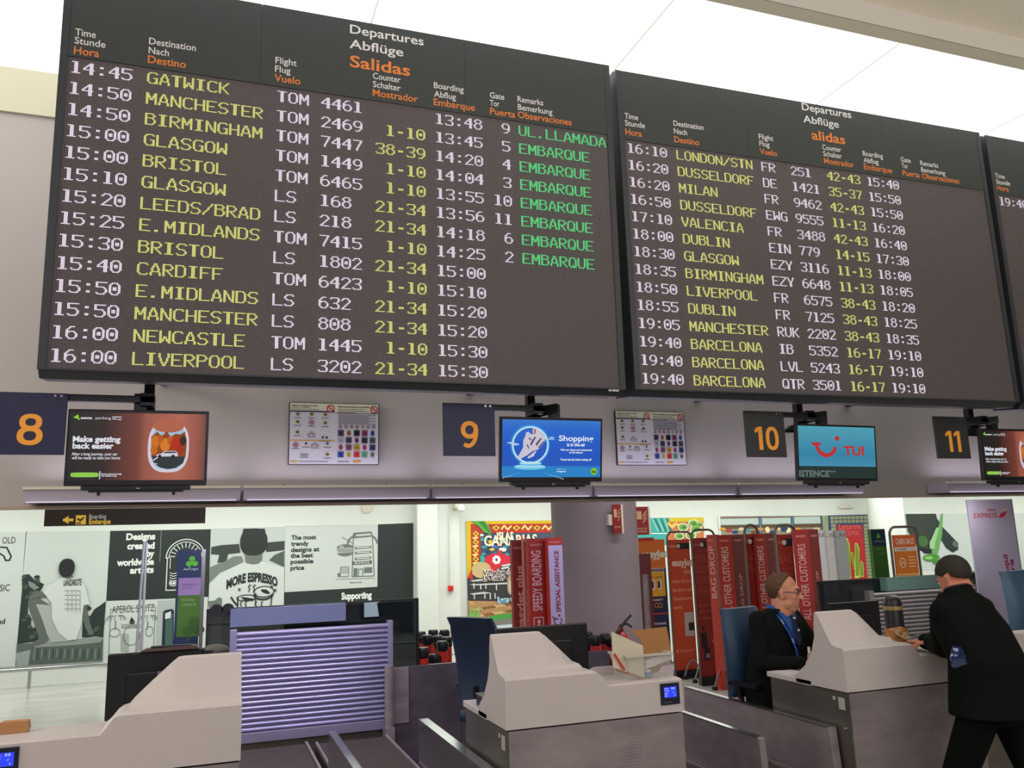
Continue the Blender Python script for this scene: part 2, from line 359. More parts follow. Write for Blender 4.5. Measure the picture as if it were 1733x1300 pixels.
T2 = '''16:10|LONDON/STN|FR|251|42-43|15:40
16:20|DUSSELDORF|DE|1421|35-37|15:50
16:20|MILAN|FR|9462|42-43|15:50
16:50|DUSSELDORF|EWG|9555|11-13|16:20
17:10|VALENCIA|FR|3488|42-43|16:40
18:00|DUBLIN|EIN|779|14-15|17:30
18:30|GLASGOW|EZY|3116|11-13|18:00
18:35|BIRMINGHAM|EZY|6648|11-13|18:05
18:50|LIVERPOOL|FR|6575|38-43|18:20
18:55|DUBLIN|FR|7125|38-43|18:25
19:05|MANCHESTER|RUK|2202|38-43|18:35
19:40|BARCELONA|IB|5352|16-17|19:10
19:40|BARCELONA|LVL|5243|16-17|19:10
19:40|BARCELONA|QTR|3501|16-17|19:10'''
z1 = (0, 0, 2.888); z2 = (550, 0, 2.888); z3 = (1133, 0, 2.888); zz3 = (1680, 220, 8.665)
H1 = [(z1, 'Time', 367, 171, 468, 0), (z1, 'Stunde', 364, 212, 515, 0), (z1, 'Hora', 360, 262, 484, 1), (z1, 'Destination', 728, 215, 957, 0), (z1, 'Nach', 726, 260, 825, 0),
      (z1, 'Destino', 722, 306, 908, 1), (z1, 'Flight', 1346, 308, 1450, 0), (z1, 'Flug', 1344, 350, 1420, 0), (z1, 'Vuelo', 1341, 396, 1468, 1),
      (z2, 'Departures', 122, 161, 482, 2), (z2, 'Abflüge', 120, 233, 383, 2), (z2, 'Salidas', 122, 325, 416, 3), (z2, 'Counter', 234, 384, 370, 0), (z2, 'Schalter', 234, 425, 370, 0),
      (z2, 'Mostrador', 233, 468, 454, 1), (z2, 'Boarding', 532, 430, 678, 0), (z2, 'Abflug', 533, 472, 640, 0), (z2, 'Embarque', 531, 513, 733, 1), (z2, 'Gate', 806, 478, 877, 0),
      (z2, 'Tor', 806, 516, 852, 0), (z2, 'Puerta', 807, 558, 930, 1), (z2, 'Remarks', 941, 497, 1067, 0), (z2, 'Bemerkung', 943, 536, 1112, 0), (z2, 'Observaciones', 943, 575, 1206, 1)]
H2 = [(z2, 'Time', 1465, 578, 1531, 0), (z2, 'Stunde', 1467, 613, 1564, 0), (z2, 'Hora', 1469, 658, 1549, 1), (z3, 'Destination', 20, 614, 168, 0), (z3, 'Nach', 22, 652, 87, 0),
      (z3, 'Destino', 24, 694, 146, 1), (z3, 'Flight', 437, 679, 508, 0), (z3, 'Flug', 440, 712, 490, 0), (z3, 'Vuelo', 442, 752, 526, 1), (z3, 'Departures', 648, 537, 889, 2),
      (z3, 'Abflüge', 655, 597, 829, 2), (z3, 'alidas', 696, 680, 860, 3), (z3, 'Counter', 748, 730, 840, 0), (z3, 'Schalter', 752, 762, 843, 0), (z3, 'Mostrador', 756, 798, 903, 1),
      (z3, 'Boarding', 945, 760, 1044, 0), (z3, 'Abflug', 950, 793, 1022, 0), (z3, 'Embarque', 951, 827, 1089, 1), (z3, 'Gate', 1131, 790, 1180, 0), (z3, 'Tor', 1136, 820, 1166, 0),
      (z3, 'Puerta', 1140, 857, 1224, 1), (z3, 'Remarks', 1227, 808, 1314, 0), (z3, 'Bemerkung', 1231, 840, 1348, 0), (z3, 'Observaciones', 1236, 872, 1418, 1)]
H3 = [(zz3, 'Time', 38, 698, 178, 0), (zz3, 'Stunde', 55, 788, 258, 0), (zz3, 'Hora', 70, 882, 238, 1)]
def board(loc, rot, heads, rows, label, maker=False):
    t = thing('departure_board', loc, label, 'departure board', 'departure boards in one row', rot=rot)
    hw, hh = 1.4175, 0.982
    c = MB()   # cabinet: back box with a bevelled surround
    c.prism([(-hw, 0.002, -hh+0.045), (-hw, 0.05, -hh), (-hw, 0.24, -hh+0.02), (-hw, 0.24, hh-0.02), (-hw, 0.03, hh), (-hw, 0.002, hh-0.02)], (2*hw, 0, 0))
    c.build('cabinet', M_frame, t, local=True, bevel=0.004)
    f = MB()   # raised surround left, right, bottom
    f.box((-hw, -0.008, -hh+0.03), (-1.3835, 0.004, hh-0.012)).box((1.3835, -0.008, -hh+0.03), (hw, 0.004, hh-0.012)).box((-1.3835, -0.008, -hh+0.03), (1.3835, 0.004, -0.944))
    f.build('surround', M_frame, t, local=True)
    h = MB()
    for a, b in ((-1.3825, -0.5285), (-0.5275, 0.5355), (0.5365, 1.3825)): h.box((a, -0.007, 0.533), (b, 0.003, hh-0.012))
    h.build('header_panel', M_head, t, local=True)
    MB().poly([(-1.383, -0.0015, -0.943), (1.383, -0.0015, -0.943), (1.383, -0.0015, 0.532), (-1.383, -0.0015, 0.532)]).build('diode_panel', M_led, t, local=True)
    d = led_rows(rows, COLS, 0.511, 0.1053, 0, 0, 0)
    for k, nm, m in (('w', 'white_diode_text', G_w), ('y', 'yellow_diode_text', G_y), ('g', 'green_diode_text', G_g)):
        if d[k].v: d[k].build(nm, m, t, local=True)
    A = Art(WM[t], y=-0.0075)
    for z, s_, x, y, xr, k in heads:
        A.z = z; A.zt(s_, (x, y), xr, (0.034, 0.038, 0.049, 0.063)[k], (WH, OR, WH, OR)[k], 1, bold=(0.010, 0.013, 0.012, 0.019)[k], slope=0.165)
    if maker: A.z = (550, 400, 2.888); A.zt('arakar', (1386, 757), 1440, 0.014, WH, 1, bold=0.03, slope=0.04)
    A.build('header_lettering', t)
    for x in (-0.5, 0.6):
        for z in (0.3, -0.3): MB().box((x-0.03, 0.24, z), (x+0.03, 1.44, z+0.06)).build('wall_bracket', M_black, t, local=True)
    return t
def rowset(s_): return [r.split('|') for r in s_.split('\n')]
board((0.6988, 4.0, 3.5326), (0.0134, -0.0012, -0.0039), H1, rowset(T1), 'left and largest departures board, first row GATWICK, green EMBARQUE remarks', True)
board((3.5914, 4.0, 3.5387), (-0.0038, -0.0021, -0.0061), H2, rowset(T2), 'middle departures board, first row LONDON/STN, no remarks lit')
board((6.486, 4.0, 3.536), (0, 0, 0), H3, [['19:40', 'BARCELONA']], 'departures board cut off at the right edge, showing only 19:40')

# ---------------------------------------------------------------- counter screens, number signs and their hangers
zA8 = (90, 670, 5.777); zA9 = (740, 670, 5.777); zA10 = (1320, 670, 4.196)
TV = {8: ((-0.3128, 4.2, 2.2648), (0.0053, 0.0008, -0.0312)), 9: ((1.7543, 4.2, 2.2729), (0.1371, 0.0001, -0.0050)),
      10: ((3.6748, 4.2, 2.2696), (0.0719, 0.0101, -0.0188)), 11: ((5.172, 4.2, 2.268), (0.05, 0, 0.0))}
def fr(k): return Matrix.Translation(V(TV[k][0])) @ rotm(*TV[k][1]).to_4x4()
def art_parking(A):
    S = A.emit; W = (235, 235, 245)
    A.rect(-0.289, 0.289, -0.150, 0.160, gradmat('parking_advert', [(0, (20, 26, 22)), (0.25, (42, 26, 22)), (0.5, (128, 62, 48)), (0.55, (168, 92, 72)), (0.8, (196, 110, 86)), (0.93, (170, 88, 70)), (1, (120, 66, 56))], 0, 0.72), 0)
    A.zo((1125, 480), (195, 265), (186, 104, 80), 1, e=2.6); A.zo((1128, 500), (200, 250), (222, 214, 228), 2, e=2.7)
    A.zo((1130, 500), (176, 222), (166, 200, 226), 3, e=2.7)
    A.zo((1130, 300), (150, 60), (186, 104, 80), 4); A.zp([(990, 285), (1270, 285), (1275, 318), (1120, 340), (1000, 315)], (186, 104, 80), 4)
    A.zp([(960, 400), (985, 380), (1020, 350), (1060, 400), (1110, 345), (1150, 400), (1200, 370), (1240, 380), (1290, 350), (1305, 470), (1295, 600), (960, 600)], (150, 74, 34), 4)
    for cx, cy, r, c in ((1000, 450, 45, (210, 120, 36)), (1095, 480, 50, (224, 130, 40)), (1150, 440, 36, (200, 96, 34)), (1200, 470, 52, (190, 50, 30)), (1270, 440, 36, (70, 44, 34)), (985, 530, 35, (200, 110, 30)), (1050, 420, 30, (196, 92, 34)), (1240, 520, 36, (170, 52, 30))):
        A.zo((cx, cy), (r, r*1.35), c, 5, n=9)
    A.zp([(962, 590), (1290, 596), (1270, 660), (1200, 705), (1120, 718), (1040, 700), (985, 660)], (52, 58, 62), 6); A.zp([(985, 620), (1020, 600), (1030, 604), (975, 640)], W, 7); A.zp([(985, 658), (1020, 664), (1018, 670), (985, 664)], W, 7)
    A.zp([(1010, 575), (1060, 565), (1095, 540), (1200, 540), (1218, 565), (1220, 592), (1015, 596)], (214, 216, 222), 7); A.zp([(1078, 562), (1100, 546), (1195, 546), (1208, 560)], (60, 70, 80), 8)
    A.zo((1042, 592), (17, 15), (34, 34, 36), 8); A.zo((1172, 592), (17, 15), (34, 34, 36), 8)
    A.zp([(197, 213), (245, 180), (250, 205), (263, 240), (232, 222)], (150, 220, 60), 2)
    A.zt('aena', (270, 225), 382, 0.0100, W, 2, 0.04, 0); A.zt('parking', (415, 228), 565, 0.0112, W, 2, 0.0, 0)
    A.zr((578, 203), (670, 212), W, 2); A.zr((578, 222), (620, 231), W, 2); A.zr((630, 228), (668, 236), W, 2)
    A.zt('Make getting', (190, 448), 658, 0.0245, W, 2, 0.04, 0); A.zt('back easier', (188, 514), 590, 0.0245, W, 2, 0.04, 0)
    A.zt('After a long journey, your car', (180, 582), 628, 0.0130, W, 2, 0.015, 0); A.zt('will be ready to take you home', (180, 620), 654, 0.0130, W, 2, 0.015, 0)
    A.zo((308, 773), (137, 23), (150, 214, 84), 2, e=5); A.zr((453, 737), (458, 815), W, 2)
    A.zt('Book in advance through', (470, 772), 668, 0.0071, W, 2, 0.03, 0); A.zt('our website or app', (470, 790), 620, 0.0071, W, 2, 0.03, 0)
def art_shop(A):
    W = (240, 248, 255)
    A.rect(-0.289, 0.289, -0.150, 0.160, gradmat('shopping_advert', [(0, (20, 130, 200)), (0.2, (24, 130, 205)), (0.24, (12, 84, 190)), (0.5, (12, 84, 196)), (0.85, (22, 100, 206)), (1, (44, 120, 206))], 2, 0.9), 0)
    p = A.uv(910, 480); q = A.uv(1080, 480); r = A.uv(910, 305); rx, rz = q[0]-p[0], r[1]-p[1]
    A.arc(p[0], p[1], rx*1.03, rz*1.04, 0, 2*PI, 0.017, (60, 160, 232), 1, 40); A.arc(p[0], p[1], rx, rz, 0, 2*PI, 0.0085, (206, 244, 255), 2, 40)
    A.zp([(785, 600), (838, 505), (840, 430), (860, 395), (868, 358), (890, 350), (912, 372), (935, 378), (930, 325), (960, 312), (1010, 350), (1060, 410), (1045, 455), (985, 525), (930, 540), (880, 580), (800, 622)], (214, 208, 222), 3)
    A.zp([(940, 330), (962, 325), (960, 368), (940, 380), (948, 352)], (206, 74, 80), 4)
    for a in (((905, 470), (950, 400), (965, 405), (915, 490)), ((960, 470), (1010, 410), (1020, 420), (968, 492)), ((880, 470), (900, 515), (893, 520), (872, 482)), ((985, 500), (1040, 440), (1046, 450), (990, 515)), ((895, 405), (925, 432), (920, 440), (890, 418))): A.zp(list(a), (84, 70, 110), 4)
    A.zp([(880, 600), (960, 535), (968, 548), (930, 590), (885, 614)], (214, 190, 206), 4); A.zp([(880, 606), (955, 560), (940, 590), (886, 612)], (230, 230, 240), 5)
    A.zo((905, 700), (158, 28), (90, 190, 236), 2); A.zo((905, 712), (152, 26), (20, 124, 200), 1); A.zo((905, 690), (150, 20), (160, 226, 250), 3); A.zo((910, 662), (110, 19), (90, 190, 236), 4); A.zo((910, 656), (106, 14), (190, 238, 252), 5)
    A.zo((720, 460), (38, 7), (190, 222, 244), 2); A.zo((760, 474), (40, 10), (190, 222, 244), 3); A.zo((1118, 408), (26, 6), (190, 222, 244), 2); A.zo((1110, 425), (36, 5), (170, 212, 240), 3)
    for i in range(9): A.zo((645+i*20, 802-i*6.2), (5-0.35*i, 5-0.35*i), W, 2, n=8); A.zo((1225-i*22, 812-i*7), (7-0.55*i, 5-0.35*i), W, 2, n=8)
    A.zt('Shopping', (1188, 440), 1525, 0.0289, W, 2, 0.02, 0); A.zt('is in the air', (1268, 492), 1446, 0.0171, W, 2, 0.03, 0)
    A.zt('Visit our shops and restaurants', (1202, 536), 1512, 0.0100, W, 2, 0.03, 0); A.zt('at the airport', (1290, 562), 1422, 0.0100, W, 2, 0.03, 0); A.zt('Touch the sky before taking off', (1202, 632), 1506, 0.0106, W, 2, 0.03, 0)
    A.zt('Follow us on', (1168, 722), 1250, 0.0059, W, 2, 0, 0); A.zt('instagram', (1168, 745), 1256, 0.0071, W, 2, 0.03, 0); A.zo((1530, 740), (33, 34), (140, 200, 40), 2); A.zr((1508, 735), (1550, 742), (30, 60, 30), 3); A.zr((1508, 745), (1550, 752), (30, 60, 30), 3)
def art_smile(A):
    R_ = (196, 48, 52)
    A.rect(-0.289, 0.289, -0.085, 0.162, gradmat('cyan_screen', [(0, (96, 178, 214)), (0.45, (56, 158, 200)), (1, (92, 190, 214))], 2, 0.62), 0)
    A.rect(-0.289, 0.289, -0.158, -0.087, (34, 52, 50), 0)
    A.zp([(222, 330), (286, 330), (292, 348), (270, 352), (283, 380), (305, 400), (330, 410), (356, 402), (372, 385), (382, 362), (403, 360), (398, 392), (378, 420), (345, 437), (312, 436), (280, 418), (258, 388), (246, 352), (226, 348)], R_, 2)
    A.zo((404, 303), (17, 17), R_, 2); A.zt('TUI', (453, 420), 596, 0.054, R_, 2, 0.035, 0.02)
    A.zt('ISTENCE**', (136, 572), 398, 0.036, (108, 122, 118), 2, 0.03, 0.0)
def television(k, art, z, label, ref=None):
    t = thing('television', TV[k][0], label, 'television', 'screens hanging over the counters', rot=TV[k][1])
    MB().box((-0.301, 0.0, -0.175), (0.301, 0.028, 0.175)).box((-0.24, 0.028, -0.13), (0.24, 0.058, 0.10)).build('housing', M_plastic, t, local=True, bevel=0.004)
    A = Art(WM[t], y=0.0, ref=fr(ref) if ref else None, emit=0.85, zoom=z); A.y = -0.0004
    art(A); A.build('screen', t)
    MB().box((-0.23, -0.004, -0.195), (0.23, 0.05, -0.176)).box((-0.20, 0.0, -0.204), (0.20, 0.045, -0.195)).box((-0.165, 0.01, -0.218), (-0.152, 0.03, -0.204)).box((0.152, 0.01, -0.218), (0.165, 0.03, -0.204)).build('support_tray', M_black, t, local=True, bevel=0.002)
    B = Art(WM[t], y=-0.0045); B.text('LG', 0, -0.190, 0.006, (190, 190, 196), 1, width=0.014, bold=0.03); B.build('maker_mark', t)
    return t
television(8, art_parking, zA8, 'screen advertising airport parking, large window picture, beside number sign 8')
television(9, art_shop, zA9, 'screen with blue shopping advert and white trainer, beside number sign 9')
television(10, art_smile, zA10, 'screen with red smile logo on light blue, beside number sign 10')
television(11, art_parking, zA8, 'parking advert screen cropped by the right edge, beside number sign 11', ref=8)
SG = {8: (-0.7615, 2.369, '8', 'dark blue', 0.0), 9: (1.285, 2.3757, '9', 'dark blue', 0.0), 10: (3.152, 2.379, '10', 'charcoal', 0.0), 11: (4.628, 2.378, '11', 'charcoal', 0.0)}
HN = {8: (252, 700, 690), 9: (897, 925, 687), 10: (1349, 1396, 695), 11: (1637, 1692, 703)}
for k in (8, 9, 10, 11):
    x, z, n, cn, _ = SG[k]
    t = thing('number_sign', (x, 4.2, z), 'square %s sign with orange number %s' % (cn, n), 'number sign', 'counter number signs')
    MB().box((-0.143, 0, -0.14), (0.143, 0.012, 0.14)).build('panel', mat('number_panel_blue', (26, 28, 66), 0.5) if k < 10 else mat('number_panel_grey', (50, 52, 52), 0.35), t, local=True, bevel=0.002)
    A = Art(WM[t], y=0.0)
    O = (246, 164, 52)
    def one(x): A.rect(x-0.002, x+0.026, -0.096, 0.044, O, 1); A.poly([(x-0.002, 0.044), (x-0.028, 0.026), (x-0.028, 0.004), (x-0.002, 0.018)], O, 1)
    if n == '8': A.ring(0.003, 0.006, 0.045, 0.037, 0.024, 0.020, O); A.ring(0.003, -0.056, 0.051, 0.042, 0.026, 0.021, O, 2)
    elif n == '9':
        A.ring(0.0, -0.002, 0.048, 0.047, 0.025, 0.023, O, 1, 2.1)
        A.arc(-0.009, -0.010, 0.046, 0.077, 0.35, -PI*0.62, 0.021, O, 2, 22)
    elif n == '10': one(-0.05); A.ring(0.045, -0.026, 0.046, 0.071, 0.025, 0.022, O, 1, 2.4)
    else: one(-0.03); one(0.042)
    A.build('number', t)
    for dx in (0.092, 0.118): MB().lathe([(0.006, -0.004), (0.006, 0.0)], (dx, -0.001, 0.128), 12, R=Matrix.Rotation(PI/2, 3, 'X')).build('screw', M_chrome, t, local=True)
    # hanger: pole from the ceiling, arm to the sign, arm to the screen
    px, bx, ay = HN[k]; X = onY(px, 690, 4.34).x; tx = TV[k][0][0]; za = z+0.125
    h = thing('screen_hanger', (X, 4.34, za), 'black pole with side arms carrying number sign %s and its screen' % n, 'hanger', 'poles carrying signs and screens')
    MB().box((X-0.023, 4.315, za-0.06), (X+0.023, 4.36, 2.86)).box((X-0.023, 4.315, 2.80), (X+0.023, YW-0.003, 2.86)).build('pole', M_black, h, bevel=0.003)
    MB().box((x+0.08, 4.214, za-0.016), (X+0.03, 4.25, za+0.016)).box((X-0.03, 4.214, za-0.03), (X+0.03, 4.32, za+0.03)).build('sign_arm', M_black, h, bevel=0.002)
    xb = X+0.11 if k > 8 else X-0.03
    MB().prism([(X-0.02, 4.33, za-0.05), (X-0.02, 4.33, za+0.02), (xb, 4.20, za+0.03), (xb, 4.20, za-0.02)], (0.0, 0.03, 0)).box((xb-0.028, 4.235, za-0.10), (xb+0.028, 4.285, za+0.03)).prism([(X-0.16, 4.29, za-0.10), (X-0.1, 4.29, za-0.055), (X+0.03, 4.29, za-0.03), (X+0.03, 4.29, za-0.10)], (0, 0.03, 0)).build('screen_arm', M_black, h, bevel=0.002)

# ---------------------------------------------------------------- notice boards on the bulkhead
def notice(loc, rot, label):
    t = thing('notice_board', loc, label, 'notice board', 'prohibited items notices', rot=rot)
    MB().box((-0.29, 0.0, -0.2025), (0.29, 0.018, 0.2025)).build('frame', M_plastic, t, local=True, bevel=0.002)
    A = Art(WM[t], y=0.0); W = (208, 206, 204); K = (50, 50, 54)
    A.rect(-0.284, 0.284, -0.198, 0.198, (196, 194, 206), 1); A.rect(-0.284, 0.284, 0.145, 0.198, (208, 206, 184), 2)
    A.rect(-0.284, 0.0, 0.140, 0.148, (36, 40, 84), 3); A.rect(0.008, 0.284, 0.134, 0.137, K, 3); A.rect(-0.284, 0.0, -0.048, -0.042, (206, 160, 40), 3)
    for cx, cz in ((-0.028, 0.165), (0.256, 0.163)):
        A.oval(cx, cz, 0.0255, 0.0255, (150, 22, 30), 3); A.oval(cx, cz, 0.019, 0.019, (214, 176, 172), 4); A.line([(cx-0.015, cz+0.015), (cx+0.015, cz-0.015)], 0.006, (150, 22, 30), 5)
    A.text('Objetos prohibidos en cabina', -0.275, 0.178, 0.008, K, 3, width=0.165, bold=0.03); A.text('Objetos prohibidos', -0.275, 0.166, 0.006, K, 3, width=0.12); A.text('Prohibited articles in cabin baggage', -0.275, 0.154, 0.006, K, 3, width=0.17)
    A.text('Mercancias peligrosas prohibidas', 0.022, 0.175, 0.008, K, 3, width=0.205, bold=0.03)
    for i, wd in enumerate((0.17, 0.19, 0.12)): A.rect(0.022, 0.022+wd, 0.160-i*0.011, 0.163-i*0.011, (90, 92, 96), 3)
    for i in range(7): A.rect(0.022, 0.022+(0.245 if i % 2 == 0 else 0.2), 0.122-i*0.0095, 0.1255-i*0.0095, (84, 84, 96), 3)
    yb = (150, 150, 40)
    for cx, cz, kk in ((-0.235, 0.125, 0), (-0.148, 0.125, 0), (-0.06, 0.125, 0), (-0.235, 0.075, 0), (-0.148, 0.072, 1), (-0.06, 0.07, 0), (-0.235, 0.008, 0), (-0.148, 0.0, 2), (-0.075, -0.025, 3), (-0.05, -0.025, 3), (-0.245, -0.075, 1), (-0.18, -0.065, 3), (-0.125, -0.07, 2), (-0.045, -0.065, 3), (-0.045, -0.135, 0)):
        if kk == 0: A.oval(cx, cz, 0.013, 0.011, yb, 3, n=12); A.rect(cx-0.008, cx+0.008, cz-0.003, cz+0.004, K, 4)
        if kk == 1:
            for dx, dz in ((0, 0.012), (0, -0.012), (0.012, 0), (-0.012, 0)): A.line([(cx+dx, cz+dz+0.009), (cx+dx+0.009, cz+dz), (cx+dx, cz+dz-0.009), (cx+dx-0.009, cz+dz)], 0.003, (140, 60, 84), 3, True)
        if kk == 2:
            for dx, dz in ((-0.016, -0.008), (0, 0.004), (0.016, -0.008)): A.line([(cx+dx, cz+dz+0.009), (cx+dx+0.009, cz+dz), (cx+dx, cz+dz-0.009), (cx+dx-0.009, cz+dz)], 0.003, (120, 100, 84), 3, True)
        if kk == 3: A.rect(cx-0.007, cx+0.007, cz-0.007, cz+0.007, (60, 56, 66), 3)
        A.rect(cx-0.024, cx+0.024, cz-0.026, cz-0.0225, (90, 90, 100), 3)
    for i in range(3): A.rect(-0.215, -0.165, -0.135-i*0.011, -0.1315-i*0.011, (90, 90, 110), 3)
    for i in range(7):
        cx = 0.037+i*0.036; c = yb if i == 4 else (130, 50, 80); A.line([(cx, 0.060), (cx+0.012, 0.048), (cx, 0.036), (cx-0.012, 0.048)], 0.0035, c, 3, True); A.oval(cx, 0.048, 0.004, 0.004, K, 4, n=8)
    cc = [(60, 50, 84), (150, 104, 60), (24, 30, 50), (120, 50, 80), (40, 80, 150), (160, 160, 176), (60, 60, 84), (110, 60, 100), (40, 40, 60), (70, 74, 92), (150, 70, 96), (120, 70, 100), (170, 140, 40), (160, 60, 110), (50, 56, 100), (50, 70, 150), (190, 170, 50), (190, 50, 60), (96, 150, 120), (110, 116, 110)]
    for i, c in enumerate(cc):
        cx = 0.040+(i % 5)*0.0515; cz = 0.006-(i//5)*0.047
        (A.rect(cx-0.019, cx+0.019, cz-0.019, cz+0.019, c, 3) if i % 3 != 1 else A.oval(cx, cz, 0.013, 0.019, c, 3, n=12)); A.rect(cx-0.006, cx+0.008, cz-0.009, cz+0.006, tuple(max(0, q-34) for q in c), 4)
    A.rect(-0.275, -0.232, -0.187, -0.178, (206, 160, 40), 3); A.rect(0.12, 0.17, -0.187, -0.175, (206, 140, 40), 3); A.rect(-0.225, -0.04, -0.183, -0.180, (100, 100, 110), 3); A.rect(0.022, 0.096, -0.184, -0.180, (100, 100, 110), 3)
    A.build('printed_sheet', t)
notice((0.7578, 5.478, 2.5132), (0.0092, 0.0032, -0.0401), 'framed prohibited items notice on the wall left of number sign 9')
notice((3.0897, 5.478, 2.5155), (0.0068, -0.0013, -0.0139), 'framed prohibited items notice on the wall left of number sign 10')
# ---------------------------------------------------------------- far hall wall: posters
zA = (0, 840, 4.3325); zB = (340, 840, 4.3325); zC = (680, 840, 4.3325); zD = (1000, 840, 4.3325); zE = (1333, 840, 4.3325)
FAR = Matrix.Translation(V((0, 13.97, 0)))
KD = (38, 46, 44); PW = (206, 211, 207); INK = (26, 30, 32)
def poster(label, name='wall_poster', cat='poster', group=None, y=13.97):
    t = thing(name, (0, 0, 0), label, cat, group); return t
def finish(t, A, pts, thick=0.02):
    """give the poster a backing board behind its printed face and put its origin on the wall"""
    us = [p.x for p in A.mb.v]; zs = [p.z for p in A.mb.v]; x0, x1, z0 = min(us), max(us), min(zs)
    y = A.W.translation.y
    loc = V(((x0+x1)/2, y, z0)); t.location = loc; WM[t] = Matrix.Translation(loc)
    A.mb.v = [p-V((loc.x, 0, loc.z)) for p in A.mb.v]
    A.build('printed_face', t)
    MB().box((x0, y+0.001, z0), (x1, y+0.001+thick, max(zs))).build('backing_board', M_white, t)
def newA(z, **k): return Art(FAR, step=0.003, zoom=z, **k)
# 1 left text panel
t = poster('pale poster at the far left with words OLD and CLASSIC, cropped by the picture edge'); A = newA(zA)
A.zp([(-260, 262), (195, 262), (112, 1248), (-260, 1272)], PW, 0)
A.zt("NOT OLD", (-105, 350), 112, 0.09, INK, 1, 0.0, -0.02); A.zt('CLASSIC', (-128, 702), 70, 0.09, INK, 1, 0.0, -0.04); A.zt('brand', (-90, 942), 36, 0.07, INK, 1, 0.02, -0.03)
A.zl([(-20, 372), (50, 376), (82, 440), (70, 470), (40, 470), (30, 440), (0, 420)], 0.02, INK, 1); finish(t, A, None)
# 2 photograph: person seated on a stump, seen from behind
t = poster('black and white photo poster of person in LANZAROTE shirt seated on a tree stump'); A = newA(zA)
A.zp([(190, 260), (806, 254), (750, 1206), (118, 1244)], (204, 210, 205), 0)
DG = (40, 52, 48); SK = (96, 102, 98)
A.zp([(172, 575), (215, 572), (250, 610), (325, 645), (300, 690), (235, 720), (205, 800), (205, 1000), (300, 1060), (125, 1085)], DG, 1)
A.zp([(205, 620), (255, 640), (290, 668), (250, 690), (215, 660)], (130, 140, 132), 2)
A.zp([(600, 1035), (610, 860), (660, 880), (690, 830), (735, 800), (776, 770), (758, 1035)], DG, 1)
for i in range(34):
    x = 175+(i*53 % 130); y = 590+(i*97 % 460); A.zo((x, y), (16+i % 12, 14+i % 9), DG if i % 3 else (70, 84, 78), 3, n=7)
for i in range(20):
    x = 640+(i*41 % 110); y = 810+(i*67 % 210); A.zo((x, y), (15+i % 10, 13+i % 8), DG if i % 3 else (66, 78, 72), 3, n=7)
A.zp([(123, 1085), (330, 1070), (300, 1110), (120, 1150)], (90, 100, 96), 2); A.zp([(121, 1150), (300, 1108), (240, 1170), (230, 1238), (118, 1243)], (150, 160, 155), 2)
A.zp([(225, 1130), (255, 1085), (400, 1075), (560, 1050), (700, 1025), (757, 1035), (752, 1206), (210, 1238)], (84, 96, 90), 3)
for i, x in enumerate(range(250, 750, 28)): A.zp([(x, 1120), (x+9, 1115), (x+4, 1200-(i*13) % 40), (x-8, 1200)], (58, 68, 64) if i % 2 else (126, 136, 130), 4)
A.zp([(255, 1085), (400, 1075), (560, 1050), (700, 1025), (757, 1035), (740, 1070), (560, 1090), (420, 1100), (250, 1110)], (140, 148, 142), 4)
A.zp([(215, 740), (250, 725), (310, 760), (400, 820), (420, 900), (350, 1010), (355, 1060), (290, 1090), (235, 1105), (240, 1070), (290, 1045), (240, 900), (205, 800)], SK, 5)
A.zp([(265, 790), (390, 800), (420, 900), (520, 1060), (380, 1072), (350, 1020), (310, 900)], (168, 174, 168), 6)
A.zp([(215, 735), (260, 690), (330, 700), (345, 735), (250, 745), (225, 765)], SK, 7)
A.zp([(610, 780), (645, 770), (640, 830), (668, 950), (690, 1015), (655, 1020), (625, 960), (600, 870)], SK, 5)
A.zp([(315, 700), (345, 660), (430, 610), (470, 595), (545, 595), (620, 640), (660, 790), (615, 800), (600, 930), (560, 1050), (500, 1055), (430, 1000), (385, 900), (380, 780), (345, 735)], (210, 214, 210), 8)
A.zp([(462, 595), (470, 575), (530, 575), (540, 595), (500, 606)], SK, 9)
A.zo((492, 525), (58, 68), (30, 34, 32), 10, e=2.3)
A.zt('LANZAROTE', (468, 655), 598, 0.085, (70, 76, 76), 10, 0.03, 0.08)
for i in range(5):
    for j in range(4): A.zl([(475+j*30, 690+i*33), (500+j*30, 692+i*33), (500+j*30, 716+i*33)], 0.008, (150, 156, 154), 10)
finish(t, A, None)
# 3 dark panel Designs created
t = poster('dark green poster reading Designs created by worldwide artists, white arch beside it'); A = newA(zA)
A.zp([(808, 254), (1546, 242), (1530, 738), (780, 768)], KD, 0)
for s_, x, y, xr in (('Designs', 925, 320, 1138), ('created', 932, 388, 1133), ('by', 1075, 443, 1130), ('worldwide', 856, 510, 1128), ('artists', 952, 566, 1126)):
    A.zt(s_, (x, y), xr, 0.09, (232, 236, 232), 1, 0.045, -0.015)
A.zl([(1183, 248), (1172, 480)], 0.008, (140, 150, 146), 1)
c = A.uv(1360, 450); r = A.uv(1500, 450)[0]-c[0]
for k, q in ((1, 0.014), (0.86, 0.010)): A.arc(c[0], c[1], r*k, r*k, 0, PI, q, (226, 230, 226), 1)
A.zl([(1228, 450), (1216, 690), (1330, 686)], 0.014, (226, 230, 226), 1); A.zl([(1250, 450), (1246, 530)], 0.01, (226, 230, 226), 1)
for i in range(11):
    a = PI*(0.04+0.92*i/10); A.line([(c[0]+r*0.56*math.cos(a), c[1]+r*0.56*math.sin(a)), (c[0]+r*0.80*math.cos(a), c[1]+r*0.80*math.sin(a))], 0.012, (226, 230, 226), 1)
for i in range(6): A.zl([(1246, 560+i*18), (1270, 570+i*18), (1300, 560+i*18)], 0.010, (226, 230, 226), 1)
A.zt('KEEP', (1240, 648), 1330, 0.05, (226, 230, 226), 1, 0.03, -0.01); finish(t, A, None)
